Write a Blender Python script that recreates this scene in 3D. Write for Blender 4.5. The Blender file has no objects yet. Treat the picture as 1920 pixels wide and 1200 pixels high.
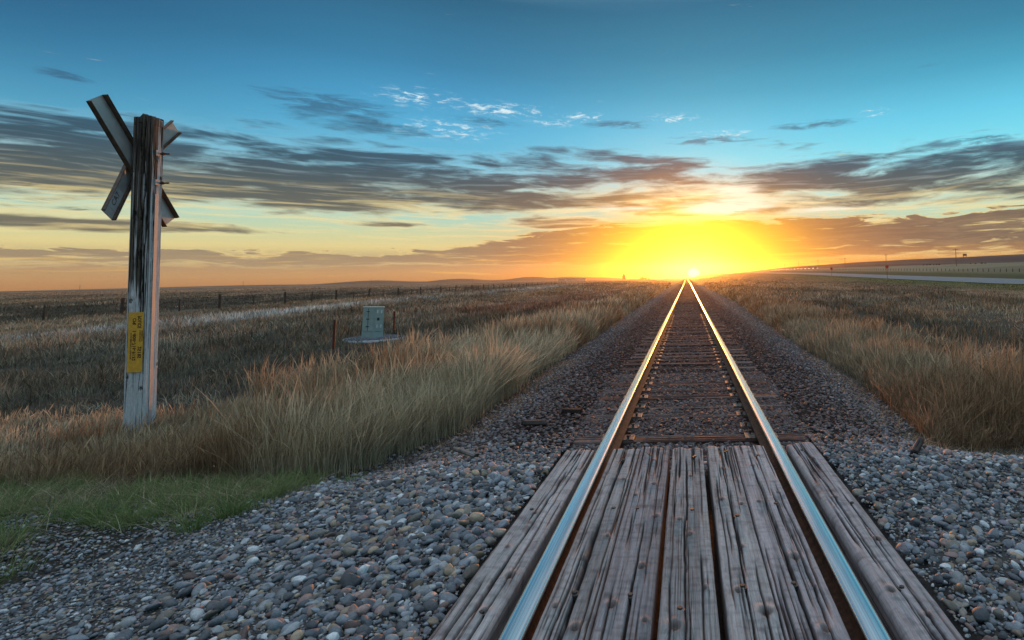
import bpy, bmesh, math, random
import numpy as np
from mathutils import Vector, Matrix
from math import radians, sin, cos, pi

sc = bpy.context.scene
COL = sc.collection
random.seed(7)
rng = np.random.default_rng(11)

# ------------------------------------------------------------------ camera
cd = bpy.data.cameras.new("camera")
cam = bpy.data.objects.new("camera", cd)
COL.objects.link(cam)
cam.location = (0.0, 0.0, 1.64)
cam.rotation_euler = (radians(93.5), radians(1.0), 0.0)
cd.sensor_width = 36.0
cd.lens = 36.0 * 1040 / 1920
cd.shift_x = -(1288 - 960) / 1920
cd.shift_y = -(600 - 456.4) / 1920
cd.clip_start = 0.05
cd.clip_end = 9000
sc.camera = cam

sc.render.engine = 'CYCLES'
sc.cycles.use_denoising = True
sc.cycles.max_bounces = 6
sc.cycles.diffuse_bounces = 3
sc.cycles.glossy_bounces = 3
sc.cycles.transmission_bounces = 4
sc.cycles.volume_bounces = 0
sc.cycles.transparent_max_bounces = 8
sc.cycles.sample_clamp_indirect = 4.0
sc.view_settings.view_transform = 'Standard'
sc.view_settings.look = 'None'
sc.view_settings.exposure = 0.0
sc.view_settings.gamma = 1.0

# ------------------------------------------------------------------ node helpers
def srgb(r, g, b):
    def f(c):
        c = c / 255.0
        return c / 12.92 if c <= 0.04045 else ((c + 0.055) / 1.055) ** 2.4
    return (f(r), f(g), f(b), 1.0)

class NT:
    """thin wrapper to write node trees as expressions"""
    def __init__(self, tree):
        self.t = tree
    def node(self, kind, **kw):
        n = self.t.nodes.new(kind)
        for k, v in kw.items():
            setattr(n, k, v)
        return n
    def put(self, sock, v):
        if hasattr(v, 'is_linked') or isinstance(v, bpy.types.NodeSocket):
            self.t.links.new(v, sock)
        else:
            sock.default_value = v
    def m(self, op, a, b=None, c=None, clamp=False):
        n = self.node('ShaderNodeMath', operation=op)
        n.use_clamp = clamp
        self.put(n.inputs[0], a)
        if b is not None: self.put(n.inputs[1], b)
        if c is not None: self.put(n.inputs[2], c)
        return n.outputs[0]
    def add(self, a, b): return self.m('ADD', a, b)
    def sub(self, a, b): return self.m('SUBTRACT', a, b)
    def mul(self, a, b, clamp=False): return self.m('MULTIPLY', a, b, clamp=clamp)
    def ss(self, x, e0, e1):
        n = self.node('ShaderNodeMapRange', interpolation_type='SMOOTHSTEP')
        self.put(n.inputs[0], x)
        if isinstance(e0, (int, float)) and isinstance(e1, (int, float)) and e0 > e1:
            n.inputs[1].default_value = e1; n.inputs[2].default_value = e0
            n.inputs[3].default_value = 1.0; n.inputs[4].default_value = 0.0
        else:
            self.put(n.inputs[1], e0); self.put(n.inputs[2], e1)
            n.inputs[3].default_value = 0.0; n.inputs[4].default_value = 1.0
        return n.outputs[0]
    def gauss(self, x, mu, s):
        d = self.mul(self.sub(x, mu), 1.0 / s)
        return self.m('EXPONENT', self.mul(self.mul(d, d), -1.0))
    def vec(self, x, y, z=0.0):
        n = self.node('ShaderNodeCombineXYZ')
        self.put(n.inputs[0], x); self.put(n.inputs[1], y); self.put(n.inputs[2], z)
        return n.outputs[0]
    def noise(self, v, scale=1.0, detail=4.0, rough=0.55, dist=0.0, col=False):
        n = self.node('ShaderNodeTexNoise')
        n.noise_dimensions = '3D'
        if v is not None: self.put(n.inputs['Vector'], v)
        n.inputs['Scale'].default_value = scale
        n.inputs['Detail'].default_value = detail
        n.inputs['Roughness'].default_value = rough
        n.inputs['Distortion'].default_value = dist
        return n.outputs['Color' if col else 'Fac']
    def mix(self, f, a, b, mode='MIX'):
        n = self.node('ShaderNodeMix', data_type='RGBA', blend_type=mode)
        n.clamp_factor = True
        self.put(n.inputs[0], f); self.put(n.inputs[6], a); self.put(n.inputs[7], b)
        return n.outputs[2]
    def ramp(self, f, stops, interp='LINEAR'):
        n = self.node('ShaderNodeValToRGB')
        cr = n.color_ramp
        cr.interpolation = interp
        while len(cr.elements) > 1: cr.elements.remove(cr.elements[-1])
        cr.elements[0].position = stops[0][0]; cr.elements[0].color = stops[0][1]
        for p, c in stops[1:]:
            e = cr.elements.new(p); e.color = c
        self.put(n.inputs[0], f)
        return n.outputs['Color']

# ------------------------------------------------------------------ sky
SUN_EL, SUN_AZ = 1.6, 0.7            # degrees above the horizon, degrees to the right of the track

def build_world():
    w = bpy.data.worlds.new("World")
    sc.world = w
    w.use_nodes = True
    w.cycles.sampling_method = 'MANUAL'
    w.cycles.sample_map_resolution = 512
    t = w.node_tree
    t.nodes.clear()
    N = NT(t)
    tc = N.node('ShaderNodeTexCoord')
    sep = N.node('ShaderNodeSeparateXYZ')
    t.links.new(tc.outputs['Generated'], sep.inputs[0])
    x, y, z = sep.outputs
    el = N.mul(N.m('ARCSINE', N.m('MAXIMUM', N.m('MINIMUM', z, 1.0), -1.0)), 57.29578)
    az = N.mul(N.m('ARCTAN2', x, y), 57.29578)
    aaz = N.m('ABSOLUTE', az)
    # clear sky by height above the horizon
    def base(stops):
        return N.ramp(N.mul(el, 1 / 60.0, clamp=True), [(e / 60.0, c) for e, c in stops])
    hi = [(30.5, (0.21, 0.40, 0.52, 1)), (36, (0.27, 0.48, 0.62, 1)), (46, (0.47, 0.62, 0.76, 1)), (60, (0.78, 0.88, 1.02, 1))]  # sky above the view, brightened as added fill for ground and rails
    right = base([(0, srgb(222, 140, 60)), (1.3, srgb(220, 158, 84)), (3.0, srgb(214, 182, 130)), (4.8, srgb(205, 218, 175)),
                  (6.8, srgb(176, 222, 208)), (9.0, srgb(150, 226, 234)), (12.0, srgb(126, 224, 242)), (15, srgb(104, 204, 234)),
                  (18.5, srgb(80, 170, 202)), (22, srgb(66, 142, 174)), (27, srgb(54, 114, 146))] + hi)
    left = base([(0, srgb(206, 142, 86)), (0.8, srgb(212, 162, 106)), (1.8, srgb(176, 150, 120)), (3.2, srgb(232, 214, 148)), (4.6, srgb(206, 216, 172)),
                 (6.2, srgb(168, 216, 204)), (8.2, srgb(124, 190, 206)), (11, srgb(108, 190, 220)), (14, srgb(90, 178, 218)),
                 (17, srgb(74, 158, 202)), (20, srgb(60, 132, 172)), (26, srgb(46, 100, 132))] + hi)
    col = N.mix(N.ss(az, -26.0, 6.0), left, right)
    # vignette painted into the sky colour: darker towards the upper left and right
    dark = N.mul(N.ss(az, -26.0, -54.0), N.mul(N.ss(el, 6.0, 19.0), N.ss(el, 42.0, 28.0)))
    col = N.mix(N.mul(dark, 0.6), col, srgb(30, 62, 100))
    dark2 = N.mul(N.ss(az, 18.0, 44.0), N.mul(N.ss(el, 14.0, 26.0), N.ss(el, 42.0, 28.0)))
    col = N.mix(N.mul(dark2, 0.4), col, srgb(36, 80, 116))

    # distance from the sun, flattened like the glow in the low cloud
    da = N.sub(az, SUN_AZ)
    ds = N.m('SQRT', N.add(N.m('POWER', N.mul(da, 0.62), 2.0), N.m('POWER', N.sub(el, 1.0), 2.0)))
    near = N.m('EXPONENT', N.mul(N.m('POWER', N.mul(ds, 1 / 10.0), 2.0), -1.0))

    def blob(a, e, sa, se):
        return N.mul(N.gauss(az, a, sa), N.gauss(el, e, se))
    def total(lst):
        r = None
        for b in lst:
            q = blob(*b[:4])
            if len(b) > 4: q = N.mul(q, b[4])
            r = q if r is None else N.m('MAXIMUM', r, q)
        return r
    # streaked cloud decks: long in azimuth, thin in elevation
    warp = N.mul(N.sub(N.noise(N.vec(N.mul(az, 0.05), N.mul(el, 0.10), 3.1), 1.0, 3.0), 0.5), 1.4)
    ew = N.add(el, warp)
    # --- high grey deck: streaks gathered in drifts, each at its own height
    n1 = N.noise(N.vec(N.mul(az, 0.095), N.mul(ew, 0.66), 1.7), 1.0, 6.0, 0.56, 0.3)
    n1f = N.noise(N.vec(N.mul(az, 0.26), N.mul(ew, 1.35), 8.7), 1.0, 6.0, 0.58, 0.7)
    n1s = N.add(N.mul(n1, 0.72), N.mul(n1f, 0.28))
    drifts = total([(-29, 11.2, 15, 1.0, 0.95), (-48, 8.0, 9, 1.5, 1.05), (-37, 9.0, 12, 1.0, 1.0), (-35.5, 7.2, 11, 0.7, 1.0), (-20, 9.2, 9, 1.3, 1.0),
                    (-11, 9.6, 7, 1.5, 1.0), (-5, 12.1, 8, 0.9, 0.75), (-15, 7.4, 8, 0.7, 1.0), (18, 9.0, 15, 1.2, 1.05), (28, 8.0, 8, 1.3, 1.0), (3, 11.0, 10, 0.6, 0.6),
                    (-46, 4.4, 12, 0.55, 1.15), (-24, 5.3, 6, 0.35, 0.9), (-12.5, 5.8, 6, 0.8, 1.0), (-30, 13.6, 10, 1.4, 0.62), (-40, 11.4, 8, 0.8, 0.85), (8, 6.9, 5, 0.25, 0.8), (-50, 11.0, 7, 0.7, 0.75)])
    veil = N.mul(N.mul(N.ss(el, 5.2, 7.2), N.ss(el, 14.5, 10.0)), N.add(0.72, N.mul(N.ss(az, -6.0, -34.0), 0.20)))
    thr = N.sub(0.69, N.mul(N.m('MAXIMUM', drifts, veil), 0.345))
    d1 = N.ss(n1s, N.sub(thr, 0.06), N.add(thr, 0.10))
    d1e = N.ss(n1s, N.sub(thr, 0.13), N.sub(thr, 0.0))
    g1 = N.ramp(N.mul(el, 1 / 20.0, clamp=True), [(0.22, srgb(104, 100, 90)), (0.36, srgb(84, 88, 86)), (0.45, srgb(62, 76, 84)),
                                                     (0.56, srgb(48, 74, 92)), (0.8, srgb(66, 118, 148))])
    n1h = N.noise(N.vec(N.mul(az, 0.16), N.mul(ew, 3.4), 54.0), 1.0, 4.0, 0.6, 0.3)
    g1 = N.mix(N.mul(N.ss(n1h, 0.50, 0.74), 0.45), g1, N.mix(N.ss(el, 7.0, 11.0), srgb(196, 186, 160), srgb(126, 172, 196)))
    cream = N.mix(N.ss(el, 7.5, 11.0), srgb(246, 226, 168), srgb(176, 222, 236))
    cream = N.mix(N.mul(near, N.ss(el, 12.0, 8.0)), cream, srgb(255, 242, 200))
    warmth = N.mul(N.add(0.42, N.mul(near, 0.6)), N.ss(el, 14.5, 9.0))
    col = N.mix(N.mul(N.mul(d1e, warmth), N.ss(el, 3.0, 5.0)), col, cream)
    g1 = N.mix(N.mul(N.mul(near, N.ss(el, 10.0, 7.0)), 0.6), g1, srgb(136, 106, 82))
    col = N.mix(N.mul(d1, 0.94), col, g1)
    # cream slivers between the drifts
    ns = N.noise(N.vec(N.mul(az, 0.10), N.mul(ew, 1.9), 71.0), 1.0, 6.0, 0.62, 0.4)
    sl_ = N.mul(N.ss(ns, 0.47, 0.64), N.mul(N.ss(el, 2.8, 4.6), N.ss(el, 9.5, 6.5)))
    col = N.mix(N.mul(sl_, N.add(0.55, N.mul(near, 0.4))), col, N.mix(near, srgb(250, 226, 158), srgb(255, 244, 206)))
    # --- low brown bank
    n2 = N.noise(N.vec(N.mul(az, 0.07), N.mul(ew, 0.75), 5.3), 1.0, 7.0, 0.6, 0.3)
    n2f = N.noise(N.vec(N.mul(az, 0.24), N.mul(ew, 2.6), 12.3), 1.0, 6.0, 0.62, 0.5)
    n2s = N.add(N.mul(n2, 0.48), N.mul(n2f, 0.52))
    b_top = N.add(N.add(2.8, N.mul(N.ss(az, -30.0, -4.0), 2.9)), N.mul(N.sub(n1f, 0.5), 2.4))
    env2 = N.mul(N.ss(el, 0.7, 2.2), N.sub(1.0, N.ss(el, N.sub(b_top, 0.5), N.add(b_top, 0.4))))
    thr2 = N.sub(0.72, N.mul(env2, N.sub(0.34, N.mul(N.gauss(az, -14.0, 10.0), 0.045))))
    d2 = N.ss(n2s, N.sub(thr2, 0.03), N.add(thr2, 0.07))
    d2e = N.ss(n2s, N.sub(thr2, 0.09), N.sub(thr2, 0.0))
    g2 = N.mix(N.ss(az, -34.0, 2.0), srgb(140, 126, 110), srgb(98, 82, 78))
    g2 = N.mix(N.ss(el, 3.2, 1.0), g2, N.mix(N.ss(az, -30.0, -6.0), srgb(176, 148, 116), srgb(190, 128, 72)))
    g2 = N.mix(N.mul(N.ss(n2f, 0.42, 0.7), 0.30), g2, srgb(186, 156, 118))
    col = N.mix(N.mul(d2e, N.mul(0.8, N.ss(el, 0.8, 2.2))), col, N.mix(near, srgb(240, 212, 146), srgb(255, 226, 130)))
    col = N.mix(N.mul(d2, 0.92), col, g2)
    # thin bright streaks close to the horizon
    n3 = N.noise(N.vec(N.mul(az, 0.13), N.mul(ew, 3.0), 33.0), 1.0, 6.0, 0.62, 0.5)
    s3 = N.mul(N.ss(n3, 0.53, 0.68), N.mul(N.ss(el, 0.2, 0.8), N.ss(el, 3.2, 1.8)))
    col = N.mix(N.mul(s3, N.add(0.45, N.mul(near, 0.45))), col, srgb(255, 206, 104))
    # --- white wisps and stray dark scraps, each where it stands in the sky
    nw = N.noise(N.vec(N.mul(az, 0.75), N.mul(el, 2.6), 40.0), 1.0, 8.0, 0.66, 0.5)
    nd = N.noise(N.vec(N.mul(az, 0.28), N.mul(el, 1.8), 47.0), 1.0, 7.0, 0.66, 0.8)
    bright = total([(-18.5, 16.5, 5.0, 0.75), (-13.5, 15.6, 3.0, 0.5, 0.8), (-10.4, 16.2, 2.4, 0.55), (-26, 16.9, 4.5, 1.0, 0.85), (-1.0, 16.2, 3.4, 0.6, 0.85), (19.0, 15.6, 1.9, 0.4), (-23, 14.3, 6.0, 1.2, 0.72), (4, 14.6, 4.0, 0.5, 0.75)])
    wm = N.ss(N.mul(bright, N.ss(nw, 0.36, 0.72)), 0.12, 0.80)
    darkb = total([(-48.8, 14.5, 1.5, 0.42, 1.15), (13.6, 15.0, 5.0, 0.5), (3.0, 14.0, 7.0, 0.55, 0.9), (27.5, 12.0, 4.5, 0.5), (30, 11.2, 5.0, 0.45), (-7, 15.6, 4.5, 0.55, 0.9),
                   (-51, 7.0, 2.2, 0.25), (-47.5, 5.5, 1.6, 0.2), (-50, 5.9, 1.4, 0.2), (-33, 15.4, 7.0, 1.3, 0.85), (-21, 15.2, 5.0, 0.8, 0.7)])
    col = N.mix(N.mul(N.ss(N.mul(darkb, N.ss(nd, 0.22, 0.72)), 0.20, 0.66), 0.72), col, N.mix(N.ss(el, 9.0, 13.0), srgb(92, 98, 100), srgb(58, 98, 128)))
    col = N.mix(N.mul(wm, 0.95), col, srgb(222, 242, 247))

    # glow of the setting sun in the low cloud
    nh = N.mul(N.sub(n2f, 0.5), 1.6)
    dh = N.add(ds, nh)
    core = N.m('EXPONENT', N.mul(N.m('POWER', N.mul(ds, 1 / 4.3), 2.0), -1.0))
    mid = N.m('EXPONENT', N.mul(N.m('POWER', N.mul(dh, 1 / 6.0), 2.0), -1.0))
    wide = N.m('EXPONENT', N.mul(N.m('POWER', N.mul(ds, 1 / 8.6), 2.0), -1.0))
    cut = N.sub(1.0, N.mul(N.ss(N.add(el, N.mul(N.sub(n2, 0.5), 2.5)), 5.2, 6.8), 0.8))
    col = N.mix(N.mul(N.mul(wide, 0.6), cut), col, srgb(226, 112, 34))
    col = N.mix(N.mul(mid, N.mul(cut, 0.9)), col, srgb(255, 176, 22))
    col = N.mix(N.m('POWER', core, 0.75), col, srgb(255, 250, 12))
    # bright break in the cloud above the sun
    br = total([(4.5, 7.2, 7.0, 1.3), (5.0, 8.7, 5.0, 1.2, 0.9), (14.0, 6.6, 9.0, 0.5, 0.7), (-6.0, 7.2, 6.0, 0.6, 0.8)])
    nb = N.noise(N.vec(N.mul(az, 0.20), N.mul(ew, 1.7), 21.0), 1.0, 6.0, 0.64, 0.4)
    col = N.mix(N.mul(N.ss(N.mul(br, N.add(nb, 0.16)), 0.30, 0.62), 0.92), col, srgb(250, 246, 226))
    # the sun itself, sitting on the horizon
    dd = N.m('SQRT', N.add(N.m('POWER', N.mul(da, 0.75), 2.0), N.m('POWER', N.sub(el, 0.45), 2.0)))
    col = N.mix(N.ss(dd, 0.58, 0.30), col, (1.6, 1.5, 0.55, 1))
    # below the horizon: dim earth light
    col = N.mix(N.ss(el, -0.4, -2.5), col, (0.05, 0.042, 0.035, 1))

    bg = N.node('ShaderNodeBackground')
    t.links.new(col, bg.inputs['Color'])
    bg.inputs['Strength'].default_value = 1.0
    # physical sky, faint: twilight fill from the whole dome
    nish = N.node('ShaderNodeTexSky', sky_type='NISHITA')
    nish.sun_disc = False
    nish.sun_elevation = radians(SUN_EL)
    nish.sun_rotation = radians(SUN_AZ)
    bg2 = N.node('ShaderNodeBackground')
    t.links.new(nish.outputs[0], bg2.inputs['Color'])
    bg2.inputs['Strength'].default_value = 0.002
    ad = N.node('ShaderNodeAddShader')
    t.links.new(bg.outputs[0], ad.inputs[0])
    t.links.new(bg2.outputs[0], ad.inputs[1])
    out = N.node('ShaderNodeOutputWorld')
    t.links.new(ad.outputs[0], out.inputs['Surface'])
build_world()

sl = bpy.data.lights.new("sun", 'SUN')
sl.energy = 3.3
sl.angle = radians(0.6)
sl.color = (1.0, 0.30, 0.03)
sun = bpy.data.objects.new("sun", sl)
COL.objects.link(sun)
sd = Vector((sin(radians(SUN_AZ)) * cos(radians(SUN_EL)), cos(radians(SUN_AZ)) * cos(radians(SUN_EL)), sin(radians(SUN_EL))))
sun.rotation_euler = (-sd).to_track_quat('-Z', 'Y').to_euler()
sun.location = (0, 0, 40)

# ------------------------------------------------------------------ numeric helpers
def _hash(ix, iy, seed):
    h = (ix.astype(np.int64) * 374761393 + iy.astype(np.int64) * 668265263 + seed * 1442695041) & 0xffffffff
    h = ((h ^ (h >> 13)) * 1274126177) & 0xffffffff
    h = h ^ (h >> 16)
    return (h & 0xffff) / 65535.0
def vnoise(x, y, seed=0):
    x = np.asarray(x, float); y = np.asarray(y, float)
    x0 = np.floor(x); y0 = np.floor(y)
    fx = x - x0; fy = y - y0
    fx = fx * fx * (3 - 2 * fx); fy = fy * fy * (3 - 2 * fy)
    a = _hash(x0, y0, seed); b = _hash(x0 + 1, y0, seed); c = _hash(x0, y0 + 1, seed); d = _hash(x0 + 1, y0 + 1, seed)
    return (a * (1 - fx) + b * fx) * (1 - fy) + (c * (1 - fx) + d * fx) * fy
def fbm(x, y, seed=0, oct=4, gain=0.5):
    s = 0; amp = 1; tot = 0
    x = np.asarray(x, float); y = np.asarray(y, float)
    for k in range(oct):
        s = s + amp * vnoise(x * 2 ** k + k * 17.3, y * 2 ** k + k * 9.7, seed + k)
        tot += amp; amp *= gain
    return s / tot
def sstep(x, a, b):
    t = np.clip((np.asarray(x, float) - a) / (b - a), 0, 1)
    return t * t * (3 - 2 * t)
def lerp(a, b, t): return a + (b - a) * t

# ------------------------------------------------------------------ lie of the land
HY = [0, 40, 110, 150, 190, 300, 424, 600, 1200, 2700]
HZ = [-.75, -.75, -.65, -.1, .5, 2.3, 3.6, 5.4, 8, 8]
def Hroad(y): return np.interp(y, HY, HZ)
CRX = [60, 120, 190, 221, 279, 360, 452, 545, 683, 800, 1500]
CRZ = [4, 8, 15, 20, 22.4, 27, 30.5, 33, 37.5, 38.5, 40]
HILLS = [(-1136, 2000, 85, 260, 10.0), (-820, 2000, 75, 220, 11.0), (-980, 2050, 190, 200, 7.0), (-560, 2000, 60, 220, 12.0), (-650, 2050, 110, 200, 7.0),
         (-430, 2000, 80, 220, 12.0), (-300, 2000, 90, 200, 7.0), (-1500, 2000, 280, 300, 5.0), (-1850, 2000, 260, 300, 2.5)]
EDGE_L = ([0, 2.0, 3.0, 3.4, 3.9, 4.4, 4.9, 5.7, 6.5, 7.8, 11.7, 25, 100, 3000], [-16, -11, -7.6, -5.8, -4.6, -4.1, -3.95, -3.85, -3.55, -3.1, -3.2, -3.35, -3.9, -4.0])
EDGE_R = ([0, 6.35, 6.6, 8.0, 11.4, 16, 46, 3000], [26, 24, 2.75, 2.95, 3.3, 3.2, 3.9, 4.0])
def edge_l(y): return np.interp(y, *EDGE_L)
def edge_r(y): return np.interp(y, *EDGE_R)

def ground_z(x, y):
    x = np.asarray(x, float); y = np.asarray(y, float)
    ax = np.abs(x)
    # track bed
    bed = -0.05 - 0.42 * sstep(ax, 1.45, 3.5)
    road_l = 0.03 - 0.37 * sstep(ax, 1.2, 5.0)
    road_r = 0.04 - 0.20 * sstep(ax, 1.2, 6.0)
    road = np.where(x < 0, road_l, road_r)
    road = np.where(ax < 1.22, -0.06, road)
    z = lerp(road, bed, sstep(y, 4.9, 6.6))
    # left prairie
    lf = -0.47 - 0.13 * sstep(-x, 4.5, 9) - 0.25 * sstep(-x, 20, 60) - 0.0008 * np.maximum(-x - 60, 0)
    lf = lf - 2.6 * sstep(y, 400, 2300) * sstep(-x, 100, 900)
    for hx, hy, rx, ry, h in HILLS:
        lf = lf + h * np.exp(-((x - hx) / rx) ** 2 - ((y - hy) / ry) ** 2)
    lf = lf + 0.16 * (fbm(x * 0.09, y * 0.09, 5, 3) - 0.5) * sstep(-x, 6, 14) * sstep(y, 4, 9)
    z = np.where(x < 0, lerp(z, lf, sstep(-x, 3.6, 6.0) * sstep(y, 4.5, 7.0)), z)
    # right prairie, rising to the highway and the ridge
    H = Hroad(y)
    rt = lerp(-0.50, H - 0.12, sstep(x, 5, 61))
    rt = np.where(x > 61, H - 0.12 + 0.45 * np.clip((x - 61) / 14, 0, 1) , rt)
    rt = rt + np.where(x > 76, 0.042 * (np.minimum(x, 150) - 76) + 0.012 * np.maximum(x - 150, 0), 0)
    crest = np.interp(x, CRX, CRZ) + 1.2 * (fbm(x * 0.012, y * 0.012, 9, 3) - 0.5)
    crest = crest + 3.0 * (fbm(x * 0.006 + y * 0.004, y * 0.003, 19, 2) - 0.5) * sstep(y, 1150, 800)
    rt = np.where(x > 60, lerp(rt, np.maximum(rt, crest), sstep(y, 620, 1180) * sstep(x, 70, 170)), rt)
    rt = rt + 0.18 * (fbm(x * 0.1, y * 0.1, 15, 3) - 0.5) * sstep(x, 6, 14) * sstep(x, 61, 50) * sstep(y, 4, 9)
    z = np.where(x > 0, lerp(z, rt, sstep(x, 3.7, 6.5) * sstep(y, 5.5, 8.5)), z)
    return z
def gz(x, y): return float(ground_z(np.array([x]), np.array([y]))[0])

# ------------------------------------------------------------------ object helpers
def tag(o, label=None, cat=None, group=None, kind=None):
    if label: o["label"] = label
    if cat: o["category"] = cat
    if group: o["group"] = group
    if kind: o["kind"] = kind
    return o
def empty(name, loc, rot=(0, 0, 0)):
    o = bpy.data.objects.new(name, None)
    o.empty_display_size = 0.3
    o.location = loc; o.rotation_euler = rot
    COL.objects.link(o)
    return o
def link(name, me, mat, parent=None, loc=None, rot=None):
    o = bpy.data.objects.new(name, me)
    mats = mat if isinstance(mat, (list, tuple)) else [mat]
    if len(me.materials) == 0:
        for m_ in mats: me.materials.append(m_)
    if parent is not None: o.parent = parent
    if loc is not None: o.location = loc
    if rot is not None: o.rotation_euler = rot
    COL.objects.link(o)
    return o
def np_mesh(name, V, F=None, quads=True, smooth=True, col=None, attrs=None):
    """mesh from arrays; F is (n,4) or (n,3)"""
    me = bpy.data.meshes.new(name)
    V = np.ascontiguousarray(V, np.float32); F = np.ascontiguousarray(F, np.int32)
    n, k = F.shape
    me.vertices.add(len(V)); me.vertices.foreach_set('co', V.ravel())
    me.loops.add(n * k); me.loops.foreach_set('vertex_index', F.ravel())
    me.polygons.add(n)
    me.polygons.foreach_set('loop_start', np.arange(n, dtype=np.int32) * k)
    if smooth: me.polygons.foreach_set('use_smooth', np.ones(n, bool))
    if col is not None:
        a = me.color_attributes.new('Col', 'FLOAT_COLOR', 'POINT')
        c = np.ones((len(V), 4), np.float32); c[:, :3] = col
        a.data.foreach_set('color', c.ravel())
    for nm, arr in (attrs or {}).items():
        a = me.attributes.new(nm, 'FLOAT_VECTOR', 'POINT')
        a.data.foreach_set('vector', np.ascontiguousarray(arr, np.float32).ravel())
    me.update(calc_edges=True)
    return me
class MB:
    """collects boxes, prisms and tubes in one mesh"""
    def __init__(self): self.bm = bmesh.new()
    def box(self, c, s, rot=None, bevel=0.0):
        r = bmesh.ops.create_cube(self.bm, size=1.0)
        vs = r['verts']
        M = Matrix.Translation(c) @ (rot.to_4x4() if rot is not None else Matrix.Identity(4)) @ Matrix.Diagonal((s[0], s[1], s[2], 1))
        bmesh.ops.transform(self.bm, matrix=M, verts=vs)
        if bevel:
            es = list({e for v in vs for e in v.link_edges})
            bmesh.ops.bevel(self.bm, geom=es, offset=bevel, segments=2, affect='EDGES', profile=0.6)
        return self
    def prism(self, pts, z0, z1, M=None):
        b = [self.bm.verts.new((p[0], p[1], z0)) for p in pts]
        t = [self.bm.verts.new((p[0], p[1], z1)) for p in pts]
        n = len(pts)
        self.bm.faces.new(b[::-1]); self.bm.faces.new(t)
        for i in range(n): self.bm.faces.new((b[i], b[(i + 1) % n], t[(i + 1) % n], t[i]))
        if M is not None: bmesh.ops.transform(self.bm, matrix=M, verts=b + t)
        return self
    def tube(self, p0, p1, r0, r1=None, n=8):
        r1 = r0 if r1 is None else r1
        p0 = Vector(p0); p1 = Vector(p1)
        d = (p1 - p0); q = d.to_track_quat('Z', 'Y').to_matrix()
        A = []; B = []
        for i in range(n):
            a = 2 * pi * i / n
            o = q @ Vector((cos(a), sin(a), 0))
            A.append(self.bm.verts.new(p0 + o * r0)); B.append(self.bm.verts.new(p1 + o * r1))
        self.bm.faces.new(A[::-1]); self.bm.faces.new(B)
        for i in range(n): self.bm.faces.new((A[i], A[(i + 1) % n], B[(i + 1) % n], B[i]))
        return self
    def mesh(self, name, smooth=False):
        bmesh.ops.recalc_face_normals(self.bm, faces=self.bm.faces)
        me = bpy.data.meshes.new(name)
        self.bm.to_mesh(me); self.bm.free()
        if smooth:
            for p in me.polygons: p.use_smooth = True
        return me
def copy_tree(o, parent=None):
    c = o.copy(); COL.objects.link(c)
    if parent is not None: c.parent = parent
    for ch in list(o.children): copy_tree(ch, c)
    return c

# ------------------------------------------------------------------ materials
def material(name):
    m_ = bpy.data.materials.new(name); m_.use_nodes = True
    t = m_.node_tree; t.nodes.clear()
    N = NT(t)
    out = N.node('ShaderNodeOutputMaterial')
    p = N.node('ShaderNodeBsdfPrincipled')
    t.links.new(p.outputs[0], out.inputs['Surface'])
    return m_, N, p, out
def attr(N, name='Col'):
    a = N.node('ShaderNodeAttribute'); a.attribute_name = name
    return a
def bump(N, p, h, strength=0.5, dist=0.01):
    b = N.node('ShaderNodeBump')
    b.inputs['Strength'].default_value = strength; b.inputs['Distance'].default_value = dist
    N.put(b.inputs['Height'], h)
    N.t.links.new(b.outputs[0], p.inputs['Normal'])
def objco(N):
    return N.node('ShaderNodeTexCoord').outputs['Object']
def mapped(N, v, scale):
    n = N.node('ShaderNodeMapping'); N.put(n.inputs[0], v)
    n.inputs['Scale'].default_value = scale
    return n.outputs[0]

def simple_mat(name, col, col2=None, rough=0.7, metal=0.0, scale=8.0, bstr=0.3, spec=0.4, stretch=(1, 1, 1)):
    m_, N, p, out = material(name)
    v = mapped(N, objco(N), stretch)
    n = N.noise(v, scale, 6.0, 0.62)
    c2 = col2 or tuple(c * 0.55 for c in col)
    N.put(p.inputs['Base Color'], N.mix(N.ss(n, 0.35, 0.68), (*c2, 1), (*col, 1)))
    N.put(p.inputs['Roughness'], N.m('ADD', N.mul(n, 0.25), rough - 0.12))
    p.inputs['Metallic'].default_value = metal
    p.inputs['Specular IOR Level'].default_value = spec
    if bstr: bump(N, p, n, bstr, 0.004)
    return m_

# wood: colour from the mesh (grain, knots, cracks, paint), fine fibres from noise stretched along 'gr'
def wood_mat(name, fibre=1.0, rough=0.85):
    m_, N, p, out = material(name)
    a = attr(N); g = attr(N, 'gr')
    f = N.noise(mapped(N, g.outputs['Vector'], (260, 9, 1)), 1.0, 4.0, 0.6)
    f2 = N.noise(mapped(N, g.outputs['Vector'], (70, 3.0, 1)), 1.0, 5.0, 0.65)
    f3 = N.noise(mapped(N, g.outputs['Vector'], (30, 30, 1)), 1.0, 5.0, 0.7)
    k = N.mul(N.add(0.45, N.mul(f, 1.1 * fibre)), N.add(0.55, N.mul(f2, 0.9)))
    k = N.mul(k, N.add(0.7, N.mul(f3, 0.6)))
    c = N.mix(1.0, a.outputs['Color'], N.vec(k, k, k), 'MULTIPLY')
    N.put(p.inputs['Base Color'], c)
    p.inputs['Roughness'].default_value = rough
    p.inputs['Specular IOR Level'].default_value = 0.25
    bump(N, p, N.add(f, N.mul(f2, 1.2)), 0.55, 0.003)
    return m_

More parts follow.
